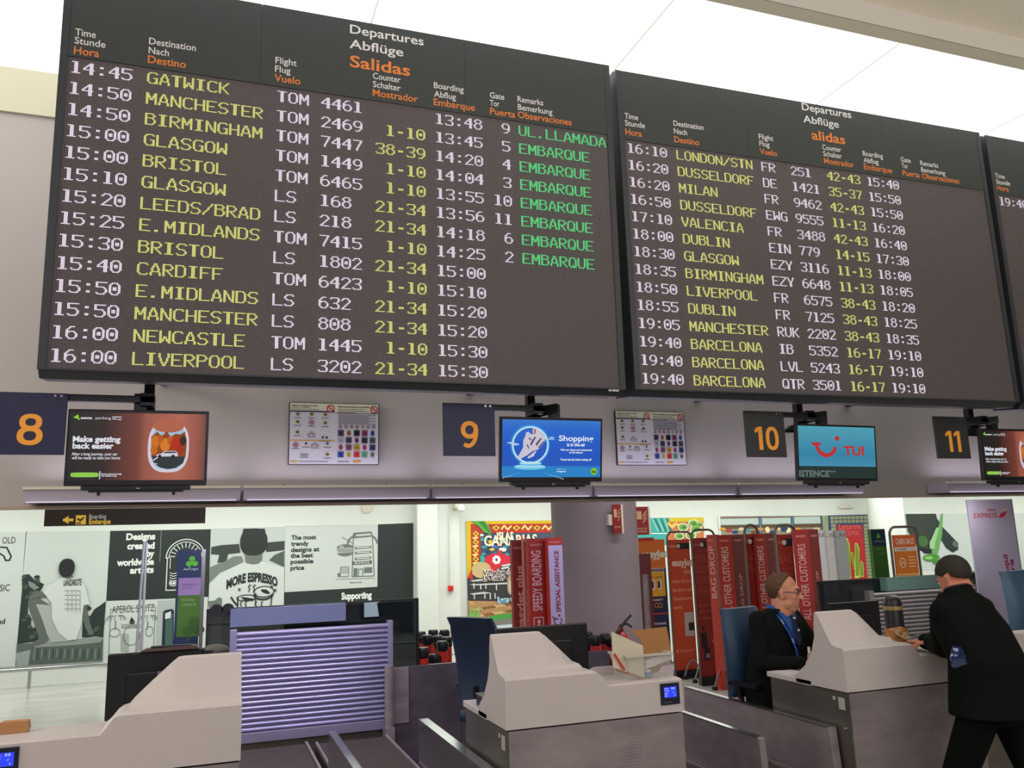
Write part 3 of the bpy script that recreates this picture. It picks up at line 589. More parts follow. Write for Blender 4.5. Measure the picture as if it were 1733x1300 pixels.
# 4 line drawing panel with phone cover
t = poster('white poster with APEROL SPRITZ line drawing and a dark green phone cover'); A = newA(zA)
A.zp([(780, 770), (1530, 740), (1510, 1180), (752, 1206)], PW, 0); G = (96, 102, 104)
A.zt('APEROL SPRITZ', (820, 858), 1130, 0.10, (60, 66, 70), 1, 0.0, -0.03); A.zl([(812, 830), (1140, 810), (1125, 1160), (796, 1180)], 0.008, G, 1, True)
A.zp([(948, 922), (965, 885), (990, 920)], INK, 1); A.zp([(945, 926), (992, 922), (982, 934), (955, 936)], INK, 1)
for k in range(3): A.zl([(890+i*20, 940+k*12+(i % 2)*6-i*0.8) for i in range(8)], 0.008, G, 1)
for (x0, x1, y0, n) in ((885, 945, 1010, 9), (1000, 1040, 1000, 9)):
    for k in range(n): A.zl([(x0+i*(x1-x0)/4, y0+k*15+(i % 2)*8) for i in range(5)], 0.007, G, 1)
A.arc(*A.uv(965, 1020), 0.11, 0.14, 0, 2*PI, 0.008, G, 1); A.arc(*A.uv(842, 1000), 0.07, 0.06, 0, 2*PI, 0.008, G, 1); A.arc(*A.uv(1095, 990), 0.05, 0.07, 0, 2*PI, 0.008, G, 1)
for px_ in (850, 1085):
    for q in range(7):
        a = PI*(0.1+0.8*q/6); u = A.uv(px_, 910); A.arc(u[0]+0.06*math.cos(a), u[1], abs(0.06*math.cos(a))+0.02, 0.07, 0 if a < PI/2 else PI/2, PI/2 if a < PI/2 else PI, 0.007, G, 1, 6)
    A.zl([(px_, 915), (px_-6, 975)], 0.012, G, 1)
A.zp([(1160, 766), (1300, 760), (1300, 1175), (1146, 1182)], (176, 182, 180), 1)
A.zp([(1182, 1190), (1196, 850), (1210, 835), (1262, 826), (1276, 840), (1272, 1180)], (20, 34, 52), 2); A.zp([(1208, 1180), (1214, 870), (1268, 862), (1266, 1180)], (66, 96, 90), 3); A.zp([(1212, 858), (1256, 842), (1252, 892), (1210, 900)], (214, 220, 222), 4)
finish(t, A, None)
# 5 espresso photo
t = poster('black and white photo poster of person from behind in MORE ESPRESSO shirt'); A = newA(zB)
A.zp([(72, 238), (622, 224), (608, 900), (46, 910)], (196, 202, 198), 0); DG = (56, 64, 60)
A.zp([(76, 372), (150, 358), (280, 350), (290, 415), (200, 425), (188, 480), (120, 490), (135, 430), (74, 425)], DG, 1); A.zp([(470, 340), (614, 328), (612, 395), (480, 410)], DG, 1)
A.zp([(66, 520), (170, 480), (240, 440), (300, 440), (320, 500), (140, 560), (60, 640)], (120, 128, 122), 1); A.zp([(500, 470), (540, 430), (612, 400), (610, 520)], (84, 92, 88), 1)
A.zp([(62, 650), (150, 560), (320, 480), (445, 478), (560, 510), (612, 520), (606, 905), (46, 910), (56, 760)], (210, 214, 212), 2)
A.zp([(318, 420), (450, 420), (448, 470), (420, 495), (380, 500), (330, 490)], (112, 116, 112), 3)
A.zo((388, 335), (100, 100), (40, 44, 44), 4, e=2.4); A.zp([(312, 238), (468, 238), (480, 300), (300, 300)], (40, 44, 44), 4)
A.zp([(50, 770), (100, 765), (130, 740), (156, 750), (152, 830), (60, 830)], (110, 118, 114), 3)
A.zt('MORE ESPRESSO', (188, 632), 562, 0.125, (34, 38, 42), 4, 0.05, -0.02, bend=0.10)
A.arc(*A.uv(335, 745), 0.145, 0.045, 0, 2*PI, 0.012, INK, 4); A.zp([(290, 738), (330, 742), (392, 752), (380, 768), (320, 764)], INK, 5); A.zl([(272, 745), (268, 820)], 0.02, INK, 4)
A.zo((462, 700), (62, 34), (210, 214, 212), 4); A.arc(*A.uv(462, 700), 0.15, 0.082, 0, 2*PI, 0.012, INK, 5); A.zp([(440, 682), (480, 684), (506, 706), (498, 716), (470, 712), (444, 698)], INK, 6); A.arc(*A.uv(458, 715), 0.145, 0.085, PI*1.05, PI*1.95, 0.024, INK, 5); A.zl([(402, 712), (398, 800)], 0.016, INK, 5); A.zl([(522, 722), (512, 800)], 0.016, INK, 5)
for x in (300, 335, 410, 452): A.arc(*A.uv(x, 790), 0.02, 0.035, PI*0.5, PI*1.5, 0.015, INK, 6, 8)
A.zl([(222, 740), (240, 770), (266, 800)], 0.024, INK, 5)
for x in (350, 385): A.zl([(x, 700), (x+8, 680), (x-2, 662), (x+8, 650), (x+16, 655)], 0.014, INK, 5)
for x, y in ((282, 684), (518, 662), (545, 690)): A.zl([(x-8, y-8), (x+8, y+8)], 0.012, INK, 5); A.zl([(x+7, y-9), (x-7, y+9)], 0.012, INK, 5)
finish(t, A, None)
# 6 trendy panel, 7 dark panel
t = poster('white poster reading The most trendy designs, drawing of a narrow burger building'); A = newA(zB)
A.zp([(622, 222), (1298, 206), (1294, 664), (608, 704)], PW, 0)
for s_, x, y, xr in (('The most', 662, 319, 845), ('trendy', 660, 364, 790), ('designs at', 659, 409, 868), ('the best', 658, 452, 822), ('possible', 657, 496, 824), ('price', 656, 542, 757)): A.zt(s_, (x, y), xr, 0.066, (50, 54, 56), 1, 0.035, -0.02)
G = (112, 118, 118)
A.zp([(1112, 285), (1120, 268), (1250, 258), (1262, 292), (1118, 306)], G, 1); A.zp([(1135, 282), (1245, 272), (1248, 286), (1138, 294)], PW, 2)
A.zl([(1118, 306), (1108, 590), (1270, 584), (1258, 292)], 0.014, G, 1, True); c = A.uv(1185, 345); A.arc(c[0], c[1], 0.24, 0.15, 0, PI, 0.03, G, 1)
for y in (372, 408, 450): A.zp([(1128, y), (1248, y-8), (1250, y+8), (1130, y+18)], G, 1); A.zp([(1140, y+3), (1238, y-3), (1238, y+5), (1142, y+11)], PW, 2)
A.zp([(1112, 478), (1252, 470), (1252, 496), (1112, 504)], (80, 86, 86), 1); A.zt('SCHOOL', (1125, 497), 1240, 0.045, PW, 2, 0.03, -0.03)
A.zp([(1120, 528), (1148, 526), (1146, 588), (1118, 590)], G, 1); A.zp([(1196, 522), (1256, 520), (1254, 560), (1196, 562)], G, 1); A.zl([(1155, 590), (1155, 535), (1188, 533), (1188, 588)], 0.012, G, 1)
A.zo((1058, 378), (62, 26), G, 1, a0=0, a1=PI); A.zp([(994, 384), (1120, 384), (1112, 410), (1004, 408)], (150, 156, 154), 1); A.zo((1058, 415), (56, 24), G, 2, a0=PI, a1=2*PI); A.zo((1030, 374), (14, 12), PW, 3); A.zo((1030, 374), (5, 5), INK, 4); A.zl([(1035, 300), (1115, 345)], 0.01, G, 1)
A.zl([(1025, 520), (1022, 590), (1082, 588), (1084, 518)], 0.01, G, 1, True); A.zp([(1003, 565), (1022, 562), (1020, 590), (1000, 590)], G, 1)
for i in range(3): A.zl([(1028, 534+i*14), (1080, 532+i*14)], 0.008, G, 1)
A.zl([(990, 608), (1275, 600)], 0.01, (160, 166, 164), 1); A.zt('Gluten sweet', (1090, 638), 1180, 0.02, G, 1, 0.03, -0.02)
finish(t, A, None)
t = poster('dark green poster panel with the white word Supporting at its foot'); A = newA(zB)
A.zp([(1298, 206), (1556, 196), (1558, 1000), (608, 1040), (608, 704), (1294, 666)], KD, 0)
A.zt('Supporting', (1030, 757), 1252, 0.1, (236, 240, 236), 1, 0.045, -0.03); finish(t, A, None)
# 8 island poster
t = poster('colourful ISLAS CANARIAS poster with yellow border, vineyard and lagoon'); A = newA(zC)
Yl = (222, 186, 30); Rd = (190, 52, 36)
A.zp([(470, 182), (1350, 176), (1350, 1080), (490, 1095)], (70, 84, 110), 0); A.zp([(470, 182), (1350, 176), (1350, 205), (505, 208), (512, 600), (480, 600)], Yl, 1); A.zp([(505, 205), (1350, 198), (1350, 265), (578, 270), (578, 470), (512, 560)], Rd, 2)
for i in range(6): x = 690+i*150; A.zp([(x-30, 232), (x, 212), (x+30, 230), (x, 254)], (224, 190, 60), 3); A.zo((x, 232), (8, 8), (70, 50, 24), 4); A.zl([(x+40, 240), (x+60, 215), (x+85, 245), (x+110, 218)], 0.03, (236, 220, 140), 3)
for i in range(5): y = 275+i*62; A.zp([(518, y), (540, y-22), (566, y), (542, y+24)], (224, 190, 60), 3) if i % 2 == 0 or 1 else 0; A.zo((541, y), (7, 7), (70, 50, 24), 4); A.zl([(520, y+30), (556, y+26), (530, y+40)], 0.024, (236, 220, 140), 3)
for i in range(46):
    x = 585+(i*137 % 330); y = 285+(i*71 % 160); c = [(236, 236, 232), (200, 60, 60), (60, 120, 190), (240, 190, 60), (40, 60, 110), (70, 160, 170)][i % 6]; A.zo((x, y), (14+i % 9, 10+i % 7), c, 3, n=7)
A.zp([(505, 182), (600, 182), (632, 210), (650, 260), (650, 285), (600, 262), (560, 220)], (90, 170, 70), 6); A.zp([(560, 190), (600, 185), (640, 250), (648, 280)], (50, 130, 50), 7)
A.zo((700, 480), (105, 62), (216, 40, 60), 4); A.zp([(600, 480), (830, 470), (820, 520), (700, 545), (660, 560)], (216, 40, 60), 4)
for q in range(7): a = 2*PI*q/7; A.zo((692+20*math.cos(a), 466+22*math.sin(a)), (13, 12), (240, 240, 240), 5, n=8)
A.zo((692, 466), (7, 7), (40, 40, 40), 6); A.zo((580, 540), (72, 60), (206, 180, 130), 5); A.zp([(572, 440), (590, 430), (606, 450), (602, 486), (575, 484)], (50, 170, 160), 5)
A.zp([(480, 600), (512, 530), (520, 610)], (210, 50, 40), 5); A.zp([(482, 602), (860, 590), (860, 780), (720, 775), (484, 760)], (56, 56, 58), 4)
for y, x1 in ((612, 600), (640, 770), (708, 600)): A.zp([(495, y+6), (x1, y-8), (x1+60, y+2), (520, y+14)], (206, 206, 206), 5)
for x, y in ((525, 640), (575, 644), (612, 640), (528, 716), (605, 712), (645, 716), (680, 712), (690, 650)): A.zl([(x, y), (x+2, y+36)], 0.02, (214, 214, 214), 6)
A.zp([(690, 545), (740, 500), (800, 490), (860, 500), (860, 620), (700, 600)], (70, 70, 74), 5); A.zl([(735, 510), (790, 500)], 0.03, (220, 220, 220), 6); A.zl([(730, 530), (780, 520)], 0.03, (220, 220, 220), 6)
A.zo((795, 650), (26, 72), (180, 150, 130), 7, e=2.6); A.zo((793, 660), (12, 50), (210, 190, 170), 8)
A.zp([(484, 765), (700, 770), (820, 790), (900, 790), (900, 1080), (490, 1090)], (186, 142, 96), 5)
for i in range(26): x = 500+(i*83 % 320); y = 780+(i*37 % 100); A.zl([(x, y), (x+26, y+9)], 0.03, (140, 92, 54) if i % 2 else (214, 176, 126), 6)
A.zp([(560, 900), (700, 868), (860, 850), (860, 890), (700, 905), (580, 960)], (74, 160, 70), 7); A.zp([(570, 955), (700, 905), (860, 885), (860, 930), (700, 945), (600, 985)], (130, 126, 122), 8); A.zp([(600, 985), (700, 935), (860, 905), (860, 1080), (600, 1080)], (206, 222, 230), 7)
for b_, p_, q_ in (((486, 890), (500, 810), (516, 890)), ((500, 895), (540, 795), (530, 890)), ((520, 895), (585, 800), (548, 910)), ((500, 930), (640, 880), (560, 960)), ((520, 950), (650, 925), (560, 985)), ((500, 900), (520, 850), (560, 950))): A.zp([b_, p_, q_], (120, 186, 96), 9)
A.zt('ISLAS', (693, 318), 815, 0.12, (236, 226, 200), 9, 0.04, 0.0); A.zt('CANARIAS', (600, 365), 990, 0.17, (236, 226, 200), 9, 0.03, 0.0)
for s_, x, y, xr, c in (('Viñedos de', 592, 580, 815, (240, 236, 232)), ('La Geria', 592, 620, 766, (240, 236, 232)), ('Lago verde', 696, 780, 900, (240, 250, 255))):
    A.zt(s_, (x, y), xr, 0.085, c, 9, 0.09, 0); A.zt(s_, (x, y), xr, 0.085, (96, 40, 44) if c[2] < 240 else (60, 150, 190), 10, 0.01, 0)
finish(t, A, None)
# 9 leaves poster right of the column, 10 shop front, 11 cactus poster, 12 aloe poster
zF = (1080, 860, 9.283); zG = (1240, 860, 9.283); zH = (1370, 860, 9.283)
t = poster('poster with teal feathers, green leaves and yellow edge, behind the red totems'); A = newA(zF)
A.zp([(-120, 160), (1025, 145), (1040, 520), (-120, 560)], (206, 120, 70), 0); A.zp([(480, 152), (1022, 146), (1022, 210), (480, 214)], (216, 190, 40), 1); A.zp([(-120, 160), (485, 155), (440, 560), (-120, 560)], (60, 170, 164), 2)
for i in range(6): A.zp([(200+i*48, 165), (225+i*48, 165), (330+i*40, 360), (300+i*40, 370)], (30, 116, 116) if i % 2 else (130, 200, 186), 3)
A.zp([(200, 392), (520, 392), (520, 406), (200, 408)], (236, 240, 240), 4)
for x, y, r in ((860, 240, 85), (700, 300, 90), (900, 330, 100), (640, 440, 80), (960, 260, 60), (820, 430, 90)):
    A.zo((x, y), (r, r*0.72), (236, 240, 226), 5, n=9); A.zo((x, y), (r*0.82, r*0.58), (120, 166, 70), 6, n=9); A.zo((x+10, y+5), (r*0.4, r*0.25), (74, 116, 50), 7, n=7)
A.zl([(470, 240), (530, 300), (590, 240), (640, 290)], 0.05, (236, 190, 80), 3); A.zo((555, 275), (34, 34), (230, 200, 120), 3, n=4); finish(t, A, None)
t = thing('shop_front', (0, 0, 0), 'lit shop opening in the far wall with blue posts and small coloured goods', 'shop front'); A = newA(zG)
A.zp([(-195, 130), (1400, 118), (1440, 700), (-170, 740)], (150, 140, 124), 0); A.zp([(-190, 165), (1385, 135), (1390, 240), (-188, 265)], (190, 204, 200), 1); A.zp([(-190, 272), (1390, 246), (1400, 300), (-185, 330)], (92, 70, 52), 1)
A.zp([(-190, 148), (900, 132), (900, 150), (-190, 166)], (120, 92, 84), 2)
for x in (425, 930): A.zp([(x-24, 130), (x+26, 130), (x+44, 520), (x-2, 520)], (48, 84, 112), 3); A.zp([(x-2, 140), (x+6, 140), (x+18, 520), (x+8, 520)], (150, 170, 180), 4)
A.zp([(1372, 120), (1396, 120), (1420, 400), (1396, 400)], (40, 76, 110), 3)
for i in range(16): c = [(206, 150, 60), (180, 60, 46), (40, 60, 110), (226, 196, 150), (60, 140, 150), (110, 60, 50)][i % 6]; x = -160+i*98; A.zo((x, 330+(i % 3)*24), (52, 26), c, 3, n=8)
A.zo((540, 340), (40, 50), (255, 226, 170), 4, n=6); A.zo((870, 350), (44, 44), (255, 226, 170), 4, n=6); A.zo((800, 320), (56, 44), (34, 52, 96), 5); finish(t, A, None)
t = poster('red poster with green cactus and blue patterned border'); A = newA(zH)
A.zp([(185, 122), (290, 116), (330, 520), (215, 520)], (150, 156, 120), 0); A.zp([(290, 116), (935, 100), (1010, 1180), (340, 1240)], (40, 64, 110), 1)
for i in range(9): A.zp([(320+i*66, 132-i), (376+i*66, 131-i), (380+i*66, 178-i), (324+i*66, 180-i)], (160, 160, 120), 2); A.zp([(324+i*66, 190-i), (380+i*66, 188-i), (384+i*66, 238-i), (328+i*66, 240-i)], (150, 150, 116), 2)
for i in range(18): y = 252+i*54; x = 842+i*3.8; A.zp([(x, y), (x+80, y-4), (x+83, y+42), (x+3, y+46)], (160, 160, 122), 2); A.zp([(x-510, y), (x-430, y-4), (x-427, y+42), (x-507, y+46)], (150, 150, 116), 2)
A.zp([(428, 268), (822, 262), (915, 1160), (490, 1200)], (196, 40, 50), 3); A.zt('Lanzarote', (460, 335), 800, 0.11, (226, 120, 120), 4, 0.0, 0); A.zt('Fuerteventura', (590, 395), 770, 0.06, (226, 120, 120), 4, 0.0, 0); A.zt('Gran Canaria', (600, 430), 770, 0.06, (226, 120, 120), 4, 0.0, 0)
for pts in ([(700, 1100), (700, 580), (712, 540), (745, 560), (775, 640), (770, 1100)], [(640, 700), (655, 685), (680, 720), (705, 960), (690, 960), (650, 800)], [(770, 1080), (790, 850), (808, 825), (836, 870), (846, 1080)], [(560, 470), (590, 480), (625, 590), (640, 900), (650, 1100), (600, 1100)]): A.zp(pts, (214, 222, 110), 5); c = A.uv(*pts[0]); A.poly([(lambda u: ((u[0]-sum(A.uv(*q)[0] for q in pts)/len(pts))*0.72+sum(A.uv(*q)[0] for q in pts)/len(pts), (u[1]-sum(A.uv(*q)[1] for q in pts)/len(pts))*0.9+sum(A.uv(*q)[1] for q in pts)/len(pts)))(A.uv(*p)) for p in pts], (126, 160, 40), 6)
finish(t, A, None)
t = poster('photo poster of a dark stone mortar and green aloe leaf on white'); A = newA(zE)
A.zp([(864, 130), (1733, 124), (1860, 520), (1860, 545), (975, 548)], (208, 213, 210), 0)
A.zp([(864, 130), (1085, 128), (1110, 220), (1100, 300), (1060, 400), (960, 400), (925, 320), (880, 260)], (52, 60, 52), 1); A.zp([(960, 380), (1030, 385), (1080, 420), (1000, 420)], (30, 34, 36), 2)
A.zp([(1085, 150), (1130, 220), (1245, 340), (1250, 390), (1210, 414), (1160, 380), (1100, 280)], (44, 54, 56), 2); A.zo((1228, 350), (22, 24), (96, 110, 112), 3)
A.zp([(1126, 128), (1136, 130), (1130, 280), (1100, 420), (1050, 440), (1060, 330), (1100, 230)], (110, 170, 96), 4); A.zp([(1085, 230), (1108, 230), (1070, 370), (1040, 390), (1035, 350)], (160, 204, 150), 5)
A.zo((1050, 450), (62, 28), (84, 150, 60), 5); A.zo((1030, 452), (30, 12), (150, 200, 110), 6); A.zp([(1060, 460), (1100, 470), (1110, 520), (1060, 490)], (84, 140, 60), 4); A.zo((990, 330), (40, 44), (70, 110, 56), 3, n=7); A.zo((1055, 355), (20, 34), (170, 206, 150), 6); finish(t, A, None)
# wall band above and green strip, rails
A = newA(zE)
t = thing('green_wall_strip', (0, 0, 0), 'green strip running below the aloe poster on the far wall', 'wall strip'); A.zp([(1240, 556), (2200, 520), (2200, 590), (1260, 610)], (66, 128, 34), 0); finish(t, A, None)
x0, x1 = -7.0, 3.3; zr = 0.26
t = thing('guard_rail', (-2, 13.7, 0), 'low steel guard rail on short posts below the left posters', 'guard rail')
MB().tube([(x0, 13.72, zr), (x1, 13.72, zr)], 0.028).build('rail', M_chrome, t, smooth=True)
for x in (-5.5, -3.9, -2.25, -0.6, 1.05, 2.7): MB().tube([(x, 13.72, 0), (x, 13.72, zr)], 0.022).build('post', M_chrome, t, smooth=True)
# pilasters and pillars of the hall
def pilaster(x0, x1, y0, n): struct('trim_%d' % n, MB().box((x0, y0, 0), (x1, 14.0, 3.12)), M_white, bevel=0.02)
u0 = onY(706, 900, 13.7).x; u1 = onY(742, 900, 13.7).x; pilaster(u0, u1, 13.7, 4); pilaster(u1+0.02, onY(778, 900, 13.85).x, 13.85, 5)
t = thing('hall_pillar', (onY(1502, 900, 13.2).x, 13.2, 0), 'round white pillar in the far hall between the cactus and aloe posters', 'pillar'); p = onY(1502, 900, 13.2)
MB().lathe([(0.33, 0.0), (0.33, 3.12)], (p.x, p.y, 0), 40).build('shaft', M_white, t, smooth=True); MB().lathe([(0.345, 0.0), (0.345, 0.12)], (p.x, p.y, 0), 40).build('base_ring', M_steel, t, smooth=True)
# small wall items
def small(px, py, w_, h_, d_, m, nm, lab, cat, y=13.99):
    q = onY(px, py, y); return tag(MB().box((q.x-w_/2, y-d_, q.z-h_/2), (q.x+w_/2, y, q.z+h_/2)).build(nm, m, bevel=0.008), lab, cat)
t = thing('alarm_button', onY(762, 996, 13.84), 'small red fire alarm button on the white pilaster', 'alarm'); q = onY(762, 996, 13.84)
MB().box((q.x-0.04, 13.78, q.z-0.045), (q.x+0.04, 13.85, q.z+0.045)).build('housing', mat('alarm_red', (206, 40, 36), 0.4), t, bevel=0.008); MB().box((q.x-0.008, 13.80, q.z+0.045), (q.x+0.004, 13.85, 2.6)).build('cable_duct', M_white, t)
p = onY(782, 854, 13.6); t = thing('camera_dome', p, 'small white device fixed high on the hall wall above the island poster', 'camera')
MB().box((p.x-0.1, 13.66, p.z-0.06), (p.x+0.02, 13.98, p.z+0.09)).build('bracket', M_cream, t, bevel=0.01); MB().ball((p.x-0.02, 13.6, p.z-0.06), 0.07).build('dome', M_white, t, smooth=True)
p = onY(622, 859, 13.9); tag(MB().lathe([(0.001, 0), (0.09, 0), (0.09, 0.03), (0.06, 0.05), (0.001, 0.05)], (p.x, 14.0, p.z), 24, R=Matrix.Rotation(PI/2, 3, 'X')).build('smoke_detector', M_cream, smooth=True), 'round white detector high on the hall wall above the trendy poster', 'detector')
small(1431, 858, 0.36, 0.06, 0.04, M_cream, 'emergency_light', 'long flat emergency light above the shop front and cactus poster', 'light')
# boarding sign, hung in the hall
t = thing('boarding_sign', onY(212, 877, 9.5), 'dark hanging sign with yellow arrow, plane symbol, Boarding and Embarque', 'sign')
a, b, c_, d_ = onY(76, 863, 9.5), onY(348, 862, 9.5), onY(348, 887, 9.5), onY(74, 892, 9.5)
MB().box((a.x, 9.5, c_.z+0.01), (b.x, 9.58, 2.62)).build('panel', mat('sign_brown_black', (66, 60, 54), 0.5), t)
for x in (a.x+0.2, b.x-0.2): MB().tube([(x, 9.54, 2.62), (x, 9.54, 3.12)], 0.012).build('rod', M_steel, t)
A = Art(Matrix.Translation(V((0, 9.5, 0))), step=0.002, zoom=zA, emit=0.7); YY = (226, 186, 70)
A.zl([(470, 174), (532, 174)], 0.028, YY, 1); A.zp([(458, 174), (498, 146), (508, 152), (484, 174), (508, 194), (498, 202)], YY, 1)
A.zp([(557, 140), (631, 138), (630, 206), (555, 208)], YY, 1); A.zp([(566, 160), (590, 168), (612, 152), (622, 156), (600, 178), (590, 186), (566, 172)], (60, 50, 40), 2); A.zl([(566, 198), (590, 197)], 0.014, (60, 50, 40), 2)
A.zt('Boarding', (654, 166), 778, 0.046, (200, 196, 190), 1, 0.0, 0); A.zt('Embarque', (652, 204), 810, 0.046, YY, 1, 0.03, -0.01)
A.mb.v = [p-WM[t].translation+V((0, 9.5, 0)) for p in A.mb.v]; A.build('lettering', t)

# ---------------------------------------------------------------- round lilac column with fire signs
pc = onY(1006, 900, 7.6); colX = pc.x
t = thing('column', (colX, 7.6, 0), 'thick lilac grey column standing behind the counters, fire signs on it', 'column')
MB().lathe([(0.42, 0), (0.42, 3.12)], (colX, 7.6, 0), 48).build('shaft', mat('lilac_column_paint', (140, 130, 136), 0.7, noise_amt=0.04, nscale=3), t, smooth=True)
def fire_sign(px0, px1, py0, py1, y, label, big):
    a, b = onY(px0, py0, y), onY(px1, py1, y); t = thing('fire_sign', ((a.x+b.x)/2, y, b.z), label, 'sign')
    MB().box((a.x, y, b.z), (b.x, y+0.012, a.z)).build('plate', mat('fire_sign_red', (134, 26, 30), 0.5), t)
    MB().box((b.x, y-0.001, b.z), (b.x+0.02, y+0.013, a.z)).build('edge_strip', M_cream, t)
    A = Art(WM[t], y=-0.001, step=0.0015); wd, hh = b.x-a.x, a.z-b.z; c = (206, 170, 130)
    A.rect(-wd*0.38, -wd*0.02, hh*0.55, hh*0.84, c, 1)
    for i in range(3): A.line([(wd*0.08, hh*(0.44+0.12*i)), (wd*0.2, hh*(0.52+0.12*i)), (wd*0.36, hh*(0.60+0.12*i))], wd*0.08, c, 1)
    A.text('BOCA DE' if big else 'EXTINTOR', -wd*0.36, hh*0.19, hh*0.06, c, 1, width=wd*0.7); A.text('INCENDIO' if big else 'FUEGO', -wd*0.36, hh*0.09, hh*0.06, c, 1, width=wd*0.7) if big else None
    A.build('symbol', t)
    return t
t = fire_sign(1036, 1053, 854, 903, 7.12, 'smaller dark red fire sign on the front of the lilac column', False)
p = onY(1033, 880, 7.14); MB().box((p.x-0.02, 7.133, p.z-0.05), (p.x+0.03, 7.25, p.z+0.05)).build('sign_bracket', M_cream, t)
t = fire_sign(1074, 1099, 858, 905, 7.4, 'larger dark red fire sign sticking out right of the lilac column', True)
p = onY(1076, 880, 7.42); MB().box((p.x-0.20, 7.412, p.z-0.01), (p.x+0.05, 7.44, p.z+0.01)).build('sign_arm', M_cream, t)

# ---------------------------------------------------------------- totems, gauges and banners
def slab(name, label, cat, P, y, z0, col, ztop=None, th=0.05, mt=None, group=None):
    """upright panel on the floor; P = (left px, right px, top px at left); returns thing and art plane"""
    a = onY(P[0], P[2], y); b = onY(P[1], P[2], y); cx = (a.x+b.x)/2; wd = b.x-a.x; zt = ztop or a.z
    t = thing(name, (cx, y, 0), label, cat, group)
    MB().box((a.x, y, z0), (b.x, y+th, zt)).build('panel', mt or mat('print_%d_%d_%d' % col, col, 0.5), t)
    return t, Art(WM[t], y=0.0, step=0.0015), wd, zt
def foot(t, x, y, w_=0.3):
    MB().box((x-w_/2, y-0.12, 0.0), (x+w_/2, y+0.16, 0.025)).build('base', M_black, t)
# left aer totem
t, A, wd, zt = slab('airline_totem', 'tall totem with shamrock, blue lilac and green bands, by the left posters', 'totem', (300.5, 341, 932), 7.0, 0.025, (16, 44, 84), th=0.06)
A.z = zA; A.ref = Matrix.Translation(V((0, 7.0, 0))); A.ds = (-WM[t].translation.x, 0)
A.zp([(1310, 600), (1483, 596), (1481, 722), (1305, 728)], (150, 124, 176), 1); A.zp([(1305, 728), (1481, 722), (1473, 1028), (1292, 1032)], (66, 112, 30), 1)
def shamrock(A, cx, cz, r, col, L):
    for q in range(3): a = PI/2+q*2*PI/3; A.oval(cx+r*0.55*math.cos(a), cz+r*0.55*math.sin(a), r*0.5, r*0.45, col, L, n=14)
    A.line([(cx, cz), (cx-r*0.5, cz-r*1.15)], r*0.18, col, L)
u = A.uv(1408, 482); shamrock(A, u[0], u[1], 0.045, (90, 180, 50), 2); A.zt('Aer Lingus', (1344, 544), 1452, 0.019, (200, 206, 212), 2, 0.0, 0)
A.zt('HORIZONTAL', (1334, 658), 1450, 0.014, (120, 96, 150), 2, 0.02, 0); A.zt('economy class', (1334, 676), 1410, 0.008, (120, 96, 150), 2, 0.0, 0)
A.zt('Priority', (1330, 772), 1422, 0.022, (150, 180, 110), 2, 0.0, 0); A.zt('Check-in', (1330, 806), 1438, 0.022, (150, 180, 110), 2, 0.0, 0)
u = A.uv(1420, 960); shamrock(A, u[0], u[1], 0.08, (52, 96, 30), 2); A.build('print', t)
q = onY(343, 1000, 7.0); MB().box((q.x-0.015, 6.995, 0.02), (q.x+0.012, 7.05, zt+0.005)).build('edge_profile', M_chrome, t); foot(t, q.x-0.1, 7.02, 0.34)
# thin folded stand poles beside it
p = onY(247, 918, 6.2); t = thing('folded_banner_stand', (p.x, 6.2, 0), 'folded grey pole stand leaning left of the shamrock totem', 'banner stand')
for dx in (-0.045, 0.012): MB().tube([(p.x+dx*1.0, 6.2, 0), (p.x+dx*0.25, 6.2, p.z)], 0.0085, 8).build('pole', mat('pole_grey', (170, 174, 172), 0.4, 0.2), t, smooth=True)
# group left of the column
t, A, wd, zt = slab('totem', 'dark red totem with script lettering, leftmost of the red group by the column', 'totem', (866, 886, 914), 6.4, 0.0, (128, 26, 22))
A.text('easyJet plus', wd*0.28, 1.10, 0.045, (214, 150, 140), 1, width=0.5, bold=0.03, rot=PI/2); A.text('easyJet', -wd*0.4, zt-0.07, 0.022, (206, 120, 110), 1, width=wd*0.7); A.build('lettering', t); 
t, A, wd, zt = slab('totem', 'narrow pink edged banner between two red totems by the column', 'totem', (885.5, 893, 912), 6.30, 0.0, (190, 116, 104)); 
A.text('easyJet', wd*0.2, 1.12, 0.02, (224, 190, 180), 1, width=0.3, rot=PI/2); A.build('lettering', t)
t, A, wd, zt = slab('totem', 'red totem reading SPEEDY BOARDING upwards', 'totem', (892.5, 922, 912), 6.20, 0.0, (158, 34, 24))
A.text('SPEEDY BOARDING', wd*0.22, 1.26, 0.075, (216, 170, 176), 1, width=0.455, bold=0.02, rot=PI/2); A.text('easyJet', -wd*0.36, zt-0.055, 0.02, (214, 130, 120), 1, width=wd*0.7, bold=0.02)
A.line([(-wd*0.28, 1.21), (wd*0.25, 1.21), (wd*0.25, 1.09), (-wd*0.28, 1.09)], 0.008, (216, 170, 176), 1, True); A.oval(0.0, 1.18, 0.014, 0.014, (216, 170, 176), 2, n=10); A.line([(0.0, 1.17), (-0.01, 1.13), (-0.04, 1.10)], 0.012, (216, 170, 176), 2); A.line([(-0.005, 1.15), (0.03, 1.145)], 0.01, (216, 170, 176), 2); A.line([(-0.01, 1.13), (0.02, 1.11), (0.03, 1.09)], 0.012, (216, 170, 176), 2)
A.build('lettering', t); 
t, A, wd, zt = slab('totem', 'lilac white totem reading SPECIAL ASSISTANCE upwards', 'totem', (925.5, 951.5, 910), 6.10, 0.0, (172, 40, 28))
